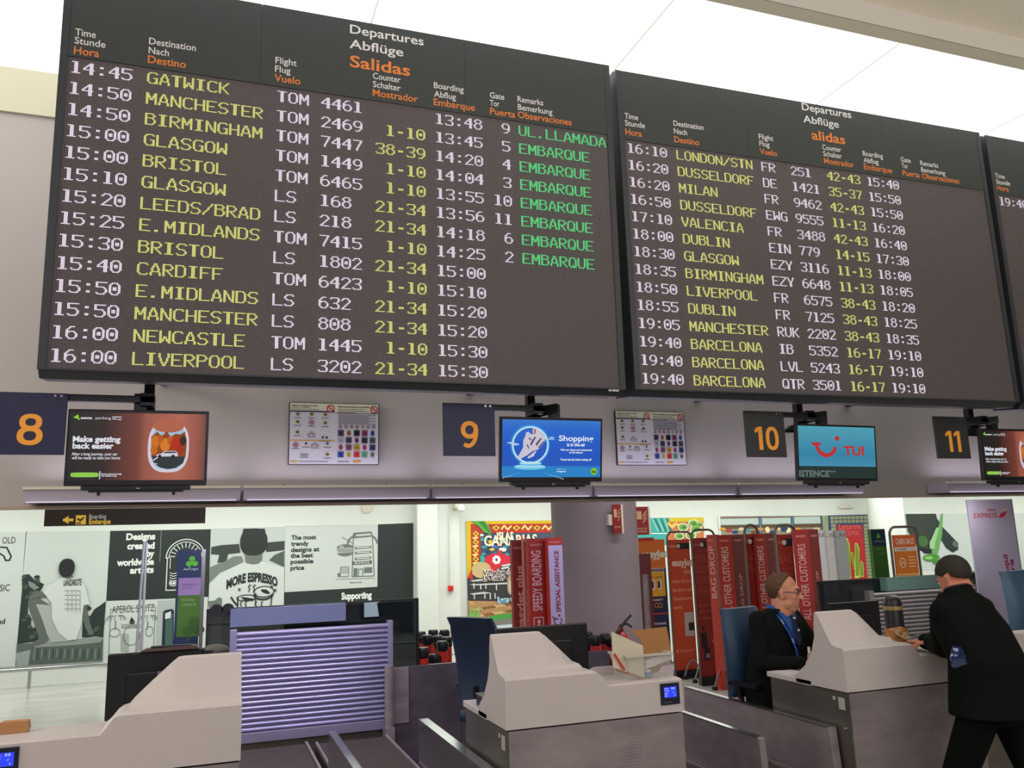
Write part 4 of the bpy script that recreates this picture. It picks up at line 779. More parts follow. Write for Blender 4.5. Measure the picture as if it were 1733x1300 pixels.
A.rect(-wd/2+0.008, wd/2-0.004, 1.10, zt-0.06, (186, 176, 214), 1); A.text('SPECIAL ASSISTANCE', wd*0.2, 1.25, 0.034, (140, 40, 56), 2, width=0.46, bold=0.03, rot=PI/2); A.text('easyJet', -wd*0.36, zt-0.042, 0.018, (214, 130, 120), 1, width=wd*0.75, bold=0.02)
A.arc(0.0, 1.185, 0.03, 0.03, PI*0.7, PI*2.2, 0.009, (140, 40, 56), 2); A.line([(0.0, 1.20), (-0.03, 1.20), (-0.045, 1.22)], 0.009, (140, 40, 56), 2); A.oval(0.012, 1.225, 0.01, 0.01, (140, 40, 56), 2, n=8); A.build('lettering', t); 
# behind the column: orange welcome board, yellow and navy board, post
t, A, wd, zt = slab('welcome_board', 'bright orange welcome board half hidden right of the lilac column', 'sign', (1080, 1124, 914), 11.2, 0.9, (236, 124, 50))
A.rect(-wd/2, wd*0.1, zt-0.02, zt+0.03, (206, 60, 40), 1); A.text('easyJet', -wd*0.42, zt-0.26, 0.10, (246, 240, 230), 1, width=wd*1.02, bold=0.05); A.text('WELCOME', -wd*0.42, zt-0.62, 0.11, (246, 240, 230), 1, width=wd*0.82, bold=0.03); A.build('lettering', t)
MB().box((WM[t].translation.x-0.15, 11.22, 0), (WM[t].translation.x-0.10, 11.26, 0.9)).box((WM[t].translation.x-0.2, 11.1, 0), (WM[t].translation.x+0.2, 11.4, 0.03)).build('leg', M_steel, t)
t, A, wd, zt = slab('bag_size_board', 'navy board with yellow bag size field behind the column', 'sign', (1092, 1127, 963), 10.6, 0.03, (24, 38, 84))
A.rect(-wd/2+0.01, wd/2-0.03, zt-0.38, zt-0.05, (222, 186, 50), 1); A.rect(-wd/2+0.01, wd/2-0.03, zt-0.05, zt-0.0, (200, 206, 214), 1); A.text('RYANAIR', -wd*0.45, zt-0.04, 0.032, (30, 40, 80), 2, width=wd*0.85, bold=0.04)
for dx in (-0.055, 0.045): A.oval(dx, zt-0.22, 0.034, 0.07, (226, 226, 226), 2, e=4); A.oval(dx-0.01, zt-0.22, 0.018, 0.05, (30, 30, 34), 3, e=4)
A.text('FITS  FREE', -wd*0.4, zt-0.13, 0.018, (60, 50, 20), 2, width=wd*0.7); A.text('PRIORITY', -wd*0.42, zt-0.44, 0.025, (210, 214, 220), 1, width=wd*0.7, bold=0.03); A.arc(-0.02, zt-0.50, 0.03, 0.03, 0, 2*PI, 0.01, (200, 150, 50), 1); A.arc(0.04, zt-0.50, 0.03, 0.03, 0, 2*PI, 0.01, (200, 150, 50), 1)
A.rect(-wd/2, wd/2, zt-0.62, zt-0.605, (206, 50, 60), 1); A.text('RYANAIR', -wd*0.2, zt-0.76, 0.028, (210, 214, 220), 1, width=wd*0.55, bold=0.03); A.text('BAG MUST FIT', -wd*0.3, zt-0.90, 0.035, (214, 218, 224), 1, width=wd*0.7, bold=0.03); A.text('WITHIN THE', -wd*0.3, zt-0.97, 0.035, (214, 218, 224), 1, width=wd*0.7, bold=0.03); A.build('lettering', t)
p = onY(1090, 1000, 8.2); t = thing('bin_post', (p.x, 8.2, 0), 'grey metal tube with dark red plate on top, tight against the column', 'post'); q = onY(1090, 972, 8.2)
MB().tube([(p.x, 8.2, 0), (p.x, 8.2, q.z)], 0.055, 20).build('tube', M_steel, t, smooth=True); r_ = onY(1090, 937, 8.2); MB().box((p.x-0.06, 8.16, q.z-0.75), (p.x+0.08, 8.26, r_.z)).build('plate', mat('plate_dark_red', (96, 22, 30), 0.5), t)
# row of bag gauges and totems standing one behind the other
def hoop(t, x0, x1, y, zt, r=0.014, zb=0.02):
    n = 8; rr = 0.09; path = [(x0, y, zb)]+[(x0+rr-rr*math.cos(PI/2*i/n), y, zt-rr+rr*math.sin(PI/2*i/n)) for i in range(n+1)]+[(x1-rr+rr*math.sin(PI/2*i/n), y, zt-rr+rr*math.cos(PI/2*i/n)) for i in range(n+1)]+[(x1, y, zb)]
    MB().tube(path, r, 8).build('hoop', M_steeld, t, smooth=True)
def feet(t, x, y):
    for dy in (0.0,): 
        P = [(x-0.12, y+0.02, 0.03), (x-0.07, y+0.01, 0.16), (x-0.035, y, 0.215), (x, y, 0.23), (x+0.035, y, 0.215), (x+0.07, y-0.01, 0.16), (x+0.13, y-0.03, 0.03)]
        MB().tube(P, 0.011, 8).build('foot_hoop', M_steel, t, smooth=True)
        for q in (P[0], P[-1]): MB().lathe([(0.001, 0), (0.035, 0.004), (0.03, 0.035), (0.001, 0.045)], (q[0], q[1], 0), 12).build('rubber_foot', M_plastic, t, smooth=True)
def two_face(label, pl, pm, pr, ptop, y, dy, ca, cb, ta, tb, capa=0.11, za=1.02, wa=0.72, icon=None, zlow=0.0):
    """triangular totem: left face from (pl, y+dy) to (pm, y), right face on to (pr, y+dy)"""
    M_ = onY(pm, ptop, y); Lf = onY(pl, ptop, y+dy); Rf = onY(pr, ptop, y+dy); zt = M_.z
    t = thing('totem', (M_.x, y, 0), label, 'totem')
    a = V((Lf.x, y+dy, 0)); b = V((M_.x, y, 0)); c = V((Rf.x, y+dy, 0))
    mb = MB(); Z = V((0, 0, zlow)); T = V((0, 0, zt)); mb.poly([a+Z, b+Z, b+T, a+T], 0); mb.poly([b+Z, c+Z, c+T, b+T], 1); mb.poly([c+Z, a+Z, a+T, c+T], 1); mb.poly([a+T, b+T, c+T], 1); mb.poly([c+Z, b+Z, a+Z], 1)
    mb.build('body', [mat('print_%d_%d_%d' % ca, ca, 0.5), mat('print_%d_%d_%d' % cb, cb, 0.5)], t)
    for (p, q, tx, cp, wz) in ((a, b, ta, capa, wa), (b, c, tb, capa*0.85, 0.46)):
        if not tx: continue
        d = q-p; wl = d.length; W_ = Matrix.Translation(p) @ Matrix.Rotation(math.atan2(d.y, d.x), 4, 'Z'); A = Art(W_, y=-0.001, step=0.001)
        z0_ = za if tx is ta else za+0.02
        A.text(tx, wl*0.5+cp*0.5, z0_, cp, (222, 176, 170), 1, width=wz, bold=0.01, rot=PI/2); A.text('easyJet', wl*0.2, zt-0.075, 0.024, (226, 150, 140), 1, width=wl*0.62, bold=0.03)
        if tx is tb: A.line([(wl*0.5-cp*0.5, z0_-0.16), (wl*0.5+cp*0.5, z0_-0.16), (wl*0.5+cp*0.5, z0_-0.05), (wl*0.5-cp*0.5, z0_-0.05)], 0.008, (206, 120, 110), 1, True); A.line([(wl*0.5-cp*0.25, z0_-0.10), (wl*0.5+cp*0.25, z0_-0.10)], 0.01, (206, 120, 110), 1); A.line([(wl*0.5, z0_-0.13), (wl*0.5, z0_-0.07)], 0.01, (206, 120, 110), 1)
        A.mb.v = [WM[t].inverted() @ (W_ @ p_) for p_ in A.mb.v]; A.build('lettering', t)
    if icon:
        d = b-a; W_ = Matrix.Translation(a) @ Matrix.Rotation(math.atan2(d.y, d.x), 4, 'Z'); A = Art(W_, y=-0.001, step=0.001); A.rect(d.length*0.3, d.length*0.62, za-0.42, za-0.1, (40, 16, 20), 1); A.mb.v = [WM[t].inverted() @ (W_ @ p_) for p_ in A.mb.v]; A.build('slot', t)
    return t
def info(label, pl, pr, ptop, y, col, lines, style, fpx=None):
    t, A, wd, zt = slab('information_panel', label, 'information panel', (pl, pr, ptop), y, 0.10, col, th=0.03); MB().box((WM[t].translation.x-wd/2, y-0.03, 0), (WM[t].translation.x+wd/2, y+0.06, 0.10)).build('plinth', M_black, t); k = (222, 150, 120) if col[0] > 170 else (176, 84, 70)
    A.rect(-wd*0.1, wd*0.5, zt-0.125, zt-0.045, (30, 26, 26), 1); A.oval(-wd*0.02, zt-0.085, 0.028, 0.028, (214, 206, 196), 2, n=14)
    A.rect(-wd*0.45, -wd*0.14, zt-0.10, zt-0.07, k, 1)
    if style == 'a':
        A.text('easyJet', -wd*0.36, zt-0.34, 0.085, (240, 214, 196), 1, width=wd*0.95 if wd > 0.3 else wd*0.8, bold=0.05); A.text('plus', wd*0.18, zt-0.44, 0.06, (236, 170, 140), 1, width=wd*0.3)
        for i, s_ in enumerate(('Halten Sie Ihre', 'Bordkarte und', 'Reisedokument', 'bereit.')): A.text(s_, -wd*0.40, zt-0.56-i*0.11, 0.045, (236, 160, 130), 1, width=wd*(0.86 if i < 3 else 0.4))
        A.rect(wd*0.05, wd*0.46, zt-1.24, zt-0.94, (196, 190, 184), 1); A.rect(wd*0.22, wd*0.46, zt-1.17, zt-1.07, (30, 34, 36), 2)
    else:
        for i, s_ in enumerate(lines): A.text(s_, -wd*0.40, zt-0.30-i*0.13, 0.09, k, 1, width=wd*0.82, bold=-0.004)
        for i in range(3): A.text(('No necesitas', 'cola. Ve directo', 'a salidas')[i], -wd*0.38, zt-0.84-i*0.075, 0.04, k, 1, width=wd*0.7)
        A.oval(-wd*0.22, zt-1.10, 0.022, 0.03, (28, 14, 16), 1, n=12); A.rect(-wd*0.36, -wd*0.08, zt-1.33, zt-1.15, (28, 14, 16), 1); A.rect(-wd*0.26, wd*0.02, zt-1.48, zt-1.33, (28, 14, 16), 1); A.text('30', -wd*0.18, zt-1.45, 0.05, (200, 190, 190), 2, width=0.05)
        A.line([(wd*0.2, zt-1.26), (wd*0.42, zt-1.26)], 0.03, (176, 120, 120), 1); A.poly([(wd*0.36, zt-1.19), (wd*0.48, zt-1.26), (wd*0.36, zt-1.33)], (176, 120, 120), 1)
    for i in range(5):
        z = zt-1.42-i*0.105-(0.12 if style != 'a' else 0)
        if z < 0.25: break
        A.oval(-wd*0.36, z, 0.020, 0.022, k, 1, n=12); A.rect(-wd*0.24, wd*0.42, z+0.004, z+0.012, k, 1); A.rect(-wd*0.24, wd*0.3, z-0.014, z-0.006, k, 1)
    A.build('lettering', t); h = WM[t].translation
    hoop(t, h.x-wd/2-0.015, h.x+wd/2+0.03, y-0.02, zt+0.10)
    if fpx: q = onZ(fpx[0], fpx[1], 0.02); feet(t, q.x, q.y)
    return t
info('orange information panel in a hoop frame, German text, first right of the column', 1129, 1166, 914, 9.9, (204, 76, 38), [], 'a', (1174, 1146))
info('dark red hooped information panel with Spanish text, right of the orange panel', 1170, 1204, 911, 9.3, (150, 36, 26), ['¿SOLO', 'LLEVAS', 'EQUIPAJE', 'DE MANO?'], 'b', (1192, 1152))
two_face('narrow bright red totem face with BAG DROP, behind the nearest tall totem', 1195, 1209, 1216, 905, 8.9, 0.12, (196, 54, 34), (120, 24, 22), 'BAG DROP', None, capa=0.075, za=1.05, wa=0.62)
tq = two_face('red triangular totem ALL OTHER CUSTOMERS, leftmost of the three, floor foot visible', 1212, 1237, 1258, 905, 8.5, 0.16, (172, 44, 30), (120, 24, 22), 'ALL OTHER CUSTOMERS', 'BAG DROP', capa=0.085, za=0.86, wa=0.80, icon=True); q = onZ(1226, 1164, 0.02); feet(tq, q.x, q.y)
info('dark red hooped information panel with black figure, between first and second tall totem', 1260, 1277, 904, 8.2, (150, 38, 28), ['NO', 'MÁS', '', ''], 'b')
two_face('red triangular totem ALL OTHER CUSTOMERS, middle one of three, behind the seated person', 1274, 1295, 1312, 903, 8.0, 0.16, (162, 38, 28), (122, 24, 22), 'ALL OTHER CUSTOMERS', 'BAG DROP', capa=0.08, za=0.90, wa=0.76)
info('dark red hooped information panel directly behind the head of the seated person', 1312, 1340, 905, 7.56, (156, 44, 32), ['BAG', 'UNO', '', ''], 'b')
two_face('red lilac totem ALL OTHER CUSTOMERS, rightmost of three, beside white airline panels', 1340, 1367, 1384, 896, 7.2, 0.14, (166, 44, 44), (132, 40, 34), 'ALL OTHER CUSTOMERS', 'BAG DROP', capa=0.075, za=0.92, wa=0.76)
# white airline panels
for i, (a, b, c) in enumerate(((1375.5, 1395, (236, 242, 246)), (1397, 1412, (228, 230, 226)), (1412.3, 1431, (176, 184, 186)))):
    t, A, wd, zt = slab('white_airline_panel', ['white roll panel, left of the three beside the red totems', 'white roll panel, middle of the three beside the red totems', 'grey roll panel, right of the three, in front of the cactus poster'][i], 'banner', (a, b, 898), 8.0-i*0.02, 0.03, c)
    A.rect(-wd/2, wd/2, zt-0.075, zt-0.068, (150, 156, 156), 1); A.poly([(wd*0.26, zt-0.06), (wd*0.42, zt-0.025), (wd*0.4, zt-0.05), (wd*0.34, zt-0.065)], (140, 30, 40), 1); A.text('IBERIA', -wd*0.1, zt-0.055, 0.014, (120, 80, 90), 1, width=wd*0.3); A.build('mark', t); foot(t, WM[t].translation.x, 8.0, wd)
t, A, wd, zt = slab('airline_totem', 'short green and navy shamrock totem right of the cactus poster', 'totem', (1473, 1497, 896), 9.0, 0.03, (46, 104, 26), th=0.06)
A.rect(-wd/2, wd/2, zt-0.22, zt, (14, 40, 70), 1); shamrock(A, 0.0, zt-0.09, 0.035, (80, 170, 60), 2); A.text('Aer Lingus', -wd*0.3, zt-0.165, 0.016, (170, 190, 200), 2, width=wd*0.62); A.text('Check-in', -wd*0.22, zt-0.27, 0.02, (120, 160, 90), 1, width=wd*0.52); A.text('Bag Drop', -wd*0.2, zt-0.33, 0.02, (120, 160, 90), 1, width=wd*0.52); A.build('print', t); foot(t, WM[t].translation.x, 9.02, 0.3)
# cabin bag gauge
t, A, wd, zt = slab('cabin_bag_gauge', 'cabin bag gauge, orange sign in a silver hoop frame', 'gauge', (1511, 1548, 906), 8.4, 1.15, (222, 104, 46), th=0.02)
A.rect(-wd/2, wd/2, zt-0.20, zt-0.15, (224, 214, 206), 1); A.text('CABIN BAGS', -wd*0.42, zt-0.115, 0.07, (240, 216, 190), 2, width=wd*0.84, bold=0.02); A.text('MAX DIMENSIONS', -wd*0.4, zt-0.185, 0.018, (150, 110, 90), 2, width=wd*0.45)
A.rect(-wd/2, wd/2, zt-0.50, zt-0.20, (220, 122, 40), 1); A.arc(-wd*0.2, zt-0.34, 0.045, 0.055, 0, 2*PI, 0.014, (240, 214, 170), 2); A.line([(-wd*0.2-0.03, zt-0.36), (-wd*0.2, zt-0.33), (-wd*0.2+0.03, zt-0.36)], 0.012, (240, 214, 170), 2)
for i in range(4): A.rect(wd*0.08, wd*0.38, zt-0.28-i*0.038, zt-0.268-i*0.038, (240, 214, 170), 2)
A.rect(-wd/2, wd/2, zt-0.49, zt-0.475, (240, 214, 120), 3); A.rect(-wd/2, wd/2, 1.16, zt-0.50, (214, 204, 198), 1); A.text('Complete with', -wd*0.4, zt-0.57, 0.022, (150, 120, 110), 2, width=wd*0.55); A.text('hand baggage', -wd*0.4, zt-0.62, 0.022, (150, 120, 110), 2, width=wd*0.6); A.build('print', t)
x = WM[t].translation.x; hoop(t, x-wd/2-0.03, x+wd/2+0.05, 8.42, zt+0.10, 0.016)
# iberia banner
t = thing('airline_banner', (onY(1690, 900, 5.9).x, 5.9, 0), 'tall lilac EXPRESS banner at the right with vertical red lettering', 'banner')
a = onY(1636, 846, 5.95); b = onY(1710, 843, 5.95); MB().box((a.x, 5.95, 0.05), (b.x, 5.965, a.z)).build('fabric', mat('lilac_banner', (158, 152, 176), 0.6), t); MB().box((a.x-0.02, 5.93, 0), (b.x+0.02, 6.03, 0.06)).build('cassette', M_steel, t); MB().box((b.x, 5.945, 0.05), (b.x+0.012, 5.975, a.z)).build('pole', M_steel, t)
A = Art(WM[t], y=0.05, step=0.0015, zoom=zE); A.zt('EXPRESS', (1366, 160), 1540, 0.042, (170, 40, 60), 1, 0.01, 0); A.zt('IBERIA', (1464, 108), 1530, 0.018, (170, 60, 80), 1, 0.03, 0); A.zp([(1546, 158), (1560, 128), (1602, 108), (1596, 138), (1572, 156)], (190, 30, 44), 1); A.zl([(1566, 104), (1606, 92)], 0.012, (216, 190, 120), 1)
A.zv('Factura por aquí', (1688, 1010), 415, 0.055, (140, 40, 80), 1, 0.03, 0); A.zv('Tickets here', (1722, 960), 458, 0.055, (140, 40, 80), 1, 0.03, 0); A.build('print', t)
# ---------------------------------------------------------------- check-in desks
def desk(x0, yo, label, mirror=False, pad=None):
    """front plane at y = 4+yo, left edge x0, 0.97 wide; tall screen hood on the left (right when mirrored)"""
    t = thing('check_in_desk', (x0+0.485, 4.3+yo, 0), label, 'check-in desk', 'check-in desks in one row')
    W_ = 0.97; fx = (lambda u: x0+W_-u) if mirror else (lambda u: x0+u); Y = lambda y: y+yo
    P = lambda u, y, z: V((fx(u), Y(y), z))
    def face(mb, pts, m=0):
        mb.poly(pts[::-1] if mirror else pts, m)
    # cover: hood sections across u, each a profile in (y, z)
    mb = MB()
    hood = [(4.0, 0.9), (4.0, 1.125), (4.012, 1.138), (4.05, 1.139), (4.09, 1.148), (4.105, 1.162), (4.198, 1.315), (4.212, 1.325), (4.222, 1.315), (4.232, 1.26), (4.238, 1.18), (4.27, 1.10), (4.34, 1.01), (4.44, 0.94), (4.44, 0.9)]
    low = [(4.0, 0.9), (4.0, 1.055), (4.006, 1.063), (4.03, 1.065), (4.06, 1.065), (4.09, 1.065), (4.12, 1.065), (4.16, 1.065), (4.2, 1.065), (4.24, 1.065), (4.26, 1.065), (4.28, 1.055), (4.30, 1.0), (4.44, 0.94), (4.44, 0.9)]
    def mix(a, b, k): return [((1-k)*p[0]+k*q[0], (1-k)*p[1]+k*q[1]) for p, q in zip(a, b)]
    def cut(sec, zmax):  # the hood seen end-on: its ridge sinks while the front stays up
        return [(y, min(z, zmax)) for y, z in sec]
    rings = []
    for u, zm, k in ((0, 9, 0), (0.245, 9, 0), (0.27, 1.322, 0), (0.29, 1.305, 0), (0.37, 1.232, 0), (0.44, 1.165, 0), (0.462, 1.1375, 0), (0.485, 1.132, 0.0), (0.505, 1.118, 0.1), (0.535, 1.08, 0.7), (0.552, 1.068, 1), (0.58, 1.065, 1), (0.965, 1.065, 1), (0.97, 1.06, 1)):
        sec = cut(mix(hood, low, k), zm); rings.append([P(u, y, z) for y, z in sec])
    if mirror: rings = rings[::-1]
    mb.loft(rings); c = mb.build('cover', M_solid, t, smooth=22)
    # table top behind the hood
    mb = MB().box((x0+0.0, Y(4.30), 0.893), (x0+0.97, Y(4.73), 0.925)); mb.build('table_top', M_solid, t, bevel=0.004)
    # rounded upstand at the back of the low part
    us = MB()
    prof = [(0.0, 1.02), (0.0, 1.085), (0.012, 1.105), (0.035, 1.112), (0.40, 1.108), (0.40, 1.02)]
    us.prism([P(0.57+u, 4.262, z) for u, z in prof], (0, 0.016, 0))
    if not mirror: us.build('upstand', M_solid, t)
    # body
    MB().box((x0+0.006, Y(4.006), 0.04), (x0+0.964, Y(4.42), 0.893)).build('body', M_steeld, t)
    for xs in (x0+0.006, x0+0.944): MB().box((xs, Y(4.42), 0.04), (xs+0.02, Y(4.70), 0.893)).build('side_panel', M_steeld, t)
    MB().box((x0+0.012, Y(3.999), 0.06), (x0+0.964, Y(4.0058), 0.892)).build('front_panel', M_steel, t)
    MB().box((x0+0.03, Y(4.03), 0), (x0+0.94, Y(4.40), 0.04)).build('plinth', M_black, t)
    # perforations in a leaning patch
    A = Art(Matrix.Translation(V((0, Y(3.999), 0))), y=0.0, step=0.0008); ox = x0+(0.30 if mirror else 0.68)
    for r in range(19):
        a0 = (0, 0, -1, -1, -2, -2, -3, -3, -3, -4, -4, -4, -4, -4, -4, -3, -3, -2, -2)[r]; b0 = (2, 2, 3, 3, 3, 3, 3, 3, 3, 2, 2, 2, 2, 2, 1, 1, 1, 0, 0)[r]
        for q in range(a0, b0+1): A.oval(ox+q*0.0165-r*0.004, 0.812-r*0.0155, 0.0023, 0.0023, (24, 20, 20), 1, n=6)
    A.mb.v = [p+V((0, Y(3.999), 0))-WM[t].translation for p in A.mb.v]; A.build('perforation', t)
    if not mirror:
        MB().box((x0+0.002, Y(4.035), 0.80), (x0+0.006, Y(4.085), 0.865)).build('socket_plate', mat('label_grey', (170, 172, 166), 0.5), t, bevel=0.001)
        MB().box((x0+0.003, Y(4.11), 0.845), (x0+0.006, Y(4.13), 0.865)).build('sticker', mat('label_grey', (170, 172, 166), 0.5), t)
        MB().lathe([(0.001, 0), (0.011, 0.0), (0.009, 0.012), (0.001, 0.014)], (x0+0.006, Y(4.05), 0.70), 14, R=Matrix.Rotation(-PI/2, 3, 'Y')).build('lock', M_chrome, t, smooth=True)
    if pad is not None:
        q = MB().box((x0+pad-0.055, Y(3.992), 0.94), (x0+pad+0.055, Y(4.0), 1.045)).build('weight_display', mat('display_navy', (16, 20, 44), 0.3), t, bevel=0.002)
        A = Art(WM[t], y=Y(3.992)-WM[t].translation.y, emit=1.0); o = x0+pad-WM[t].translation.x
        A.rect(o-0.036, o+0.038, 0.975, 1.027, (48, 70, 250), 1)
        for i, (wd, s_) in enumerate(((0.024, 'Peso'), (0.024, 'Total'), (0.018, 'Neto'), (0.016, 'Ref'))): A.text(s_, o-0.033, 1.016-i*0.0115, 0.006, (190, 205, 255), 2, width=wd)
        A.text('0.0', o+0.006, 1.014, 0.010, (200, 210, 255), 2, width=0.02); A.text('0', o+0.016, 0.996, 0.007, (200, 210, 255), 2, width=0.004); A.text('1', o+0.024, 0.981, 0.007, (200, 210, 255), 2, width=0.003)
        d = A.build('display_screen', t); d.parent = q; d.matrix_parent_inverse = q.matrix_local.inverted()
        B = Art(WM[t], y=Y(3.992)-WM[t].translation.y); B.text('mobba 24/7', o-0.042, 0.950, 0.006, (90, 130, 110), 1, width=0.05); B.build('display_lettering', t)
    return t
desk(0.168-0.97, 0, 'leftmost check-in desk, hood on its right, blue display cut by the picture edge', True, 0.075)
desk(1.376, 0, 'check-in desk in the middle with a blue weight display and clear bin on it', False, 0.895)
desk(3.397, 0, 'check-in desk between the seated person and the standing person', False, None)
desk(5.29, 0.31, 'check-in desk cut off at the right edge beside the standing person', True, None)

# ---------------------------------------------------------------- baggage lanes between the desks
def guard(xa, xb, y0, y1, z1, label, zb=0.30, lip=True):
    t = thing('side_guard', ((xa+xb)/2, (y0+y1)/2, 0), label, 'conveyor guard', 'steel guards along the baggage belts')
    MB().prism([(xa, y0+0.05, 0.0), (xa, y0, z1-0.25), (xa, y0+0.02, z1), (xa, y1, z1), (xa, y1+0.03, 0.0)], (xb-xa, 0, 0)).build('plate', M_polish if xa < 1.5 else M_steel, t, bevel=0.002)
    MB().box((xa-0.003, y0+0.03, z1), (xb-0.01, y1-0.01, z1+0.006)).build('edge_strip', M_chrome, t)
    return t
guard(0.725, 0.77, 3.1, 5.38, 0.70, 'narrow steel divider standing between two belts, left of the middle desk')
guard(1.30, 1.365, 4.13, 5.47, 0.70, 'bluish steel guard along the left side of the middle desk')
guard(2.845, 2.885, 4.06, 5.1, 0.70, 'brown steel guard just right of the middle desk, end post in front')
guard(3.335, 3.388, 4.09, 5.66, 0.70, 'long green grey steel guard along the left side of the right desk')
def belt(x0, x1, y0, y1, z, label):
    t = thing('baggage_belt', ((x0+x1)/2, (y0+y1)/2, 0), label, 'conveyor belt', 'baggage belts between the desks')
    MB().box((x0+0.02, y0+0.02, z-0.012), (x1-0.02, y1-0.02, z)).build('belt', M_rubber, t, bevel=0.004)
    MB().box((x0, y0, 0), (x1, y1, z-0.014)).build('frame', M_steeld, t)
    MB().box((x0, y0, z-0.014), (x0+0.016, y1, z+0.012)).build('rail', M_steel, t); MB().box((x1-0.016, y0, z-0.014), (x1, y1, z+0.012)).build('rail', M_steel, t)
for x0, x1, y0, y1, z, l in ((0.18, 0.72, 3.1, 6.44, 0.43, 'dark rubber belt right of the leftmost desk, left of the divider'), (0.775, 1.29, 3.1, 6.44, 0.42, 'dark rubber belt between the divider and the middle desk'),
        (2.36, 2.84, 3.6, 6.5, 0.42, 'dark rubber belt just right of the middle desk'), (2.89, 3.33, 3.3, 6.5, 0.40, 'dark rubber belt between the two right hand guards'), (1.37, 2.30, 4.75, 5.45, 0.52, 'flat brown cross belt behind the middle desk')):
    belt(x0, x1, y0, y1, z, l)
# cross partition of steel behind the desks
def part(x0, x1, label, bolts=True):
    t = thing('steel_partition', ((x0+x1)/2, 6.6, 0), label, 'partition', 'steel partitions behind the desks')
    MB().box((x0, 6.58, 0.0), (x1, 6.62, 0.875)).build('sheet', mat('smoky_steel', (104, 96, 106), 0.3, 0.45, noise_amt=0.3, nscale=3.5, stretch=(1, 1, 2)), t, bevel=0.002)
    if bolts:
        MB().box((x0, 6.57, 0.47), (x0+0.14, 6.58, 0.87)).build('end_plate', M_steel, t, bevel=0.002)
        for z in (0.52, 0.63, 0.76): MB().ball((x0+0.12, 6.569, z), (0.007, 0.004, 0.007), seg=8, rings=4).build('bolt', M_chrome, t)
part(1.345, 1.90, 'smoky steel partition beside the purple shutter, with bolted end plate'); part(1.902, 3.19, 'smoky steel partition behind the middle desk and clear bin', False)

# ---------------------------------------------------------------- shutters with glass screens
def shutter(xa, xb, z0, z1, y, n, col, label, gx0, gx1, gz, hood_z, label2, roller=True):
    t = thing('roller_shutter', ((xa+xb)/2, y, 0), label, 'shutter')
    m = mat('slat_%d' % col[2], col, 0.32, 0.5, noise_amt=0.06, nscale=4)
    dz = (z1-z0)/n; prof = []
    for i in range(n):
        for k in range(7):
            a = k/7.0; prof.append((y-0.022*math.sin(PI*a)**0.7, z0+dz*(i+a)))
    prof.append((y, z1)); mb = MB()
    vs = [(xa+0.03, p[0], p[1]) for p in prof]+[(xb-0.03, p[0], p[1]) for p in prof]; N = len(prof)
    mb.add(vs, [(i, i+N, i+N+1, i+1) for i in range(N-1)]); mb.build('slat_curtain', m, t, smooth=False)
    MB().box((xa-0.02, y-0.035, z0-0.06), (xa+0.03, y+0.04, z1+0.02)).build('side_channel', m, t, bevel=0.003); MB().box((xb-0.03, y-0.035, z0-0.06), (xb+0.01, y+0.04, z1+0.02)).build('side_channel', m, t, bevel=0.003)
    MB().box((xa, y-0.03, z0-0.07), (xb, y+0.01, z0)).build('bottom_rail', m, t, bevel=0.003); MB().box((xa, y+0.0, 0), (xb, y+0.05, z0-0.07)).build('skirt', M_steeld, t)
    if roller: MB().tube([(xb-0.04, y-0.12, z0-0.04), (xb-0.04, y-0.12, z0+0.40)], 0.035, 16).box((xb-0.075, y-0.16, 0.0), (xb-0.005, y-0.05, z0-0.04)).build('corner_roller', M_steel, t, smooth=True)
    return t, m
P_UR = (158, 154, 186)
t, m = shutter(0.20, 1.365, 0.50, 1.20, 6.65, 19, P_UR, 'purple lit roller shutter of horizontal slats left of the middle desk', 0, 0, 0, 0, '')
def glass(x0, x1, z0, z1, y, label, hx0, hx1, hz0, hz1, bumps=False):
    t = thing('glass_screen', ((x0+x1)/2, y, 0), label, 'glass screen', 'dark glass screens behind the desks')
    MB().box((x0, y, z0), (x1, y+0.01, z1)).build('pane', mat('smoked_glass_l' if bumps else 'smoked_glass_r', (24, 30, 34), 0.04, 0, alpha=0.80 if bumps else 0.84), t)
    MB().box((x0-0.01, y-0.006, z1-0.012), (x1+0.01, y+0.016, z1+0.012)).build('top_rail', M_black, t); MB().box((x0-0.01, y-0.006, 0), (x0+0.004, y+0.016, z1)).build('stile', M_black, t); MB().box((x1-0.004, y-0.006, 0), (x1+0.01, y+0.016, z1)).build('stile', M_black, t)
    MB().box((hx0, y-0.10, hz0), (hx1, y-0.004, hz1)).build('hood', mat('glassy_hood', (130, 140, 172), 0.08, 0.1, alpha=0.75, coat=0.5) if bumps else mat('teal_hood', (120, 156, 148), 0.1, 0, alpha=0.6), t, bevel=0.003)
    if bumps:
        for dx in (0.06, 0.14): MB().lathe([(0.045, -0.02), (0.045, 0.02)], (x0+dx, y, z1+0.0), 20, R=Matrix.Rotation(PI/2, 3, 'X')).build('bracket_disc', M_black, t)
    return t
a = onY(352, 1034, 6.74); b = onY(707, 1011, 6.74)
t = glass(a.x, b.x, 0.72, a.z, 6.76, 'dark glass screen with black rail above the purple shutter', 0.18, 1.02, 1.235, 1.365, True)
for x0, z in ((1.21, 1.30), ): 
    MB().prism([(1.175, 6.745, 1.245), (1.175, 6.745, 1.355), (1.30, 6.745, 1.357), (1.275, 6.745, 1.348), (1.29, 6.745, 1.245)], (0, 0.008, 0)).build('pale_sticker', mat('pale_teal', (150, 176, 178), 0.4), t)
sx0, sx1 = onY(1521, 1040, 6.3).x, 7.4
shutter(sx0, sx1, 0.55, 1.20, 6.65, 17, (150, 146, 148), 'grey roller shutter of horizontal slats behind the standing person', 0, 0, 0, 0, '', False)
a = onY(1385, 986, 6.8); b = onY(1704, 962, 6.8)
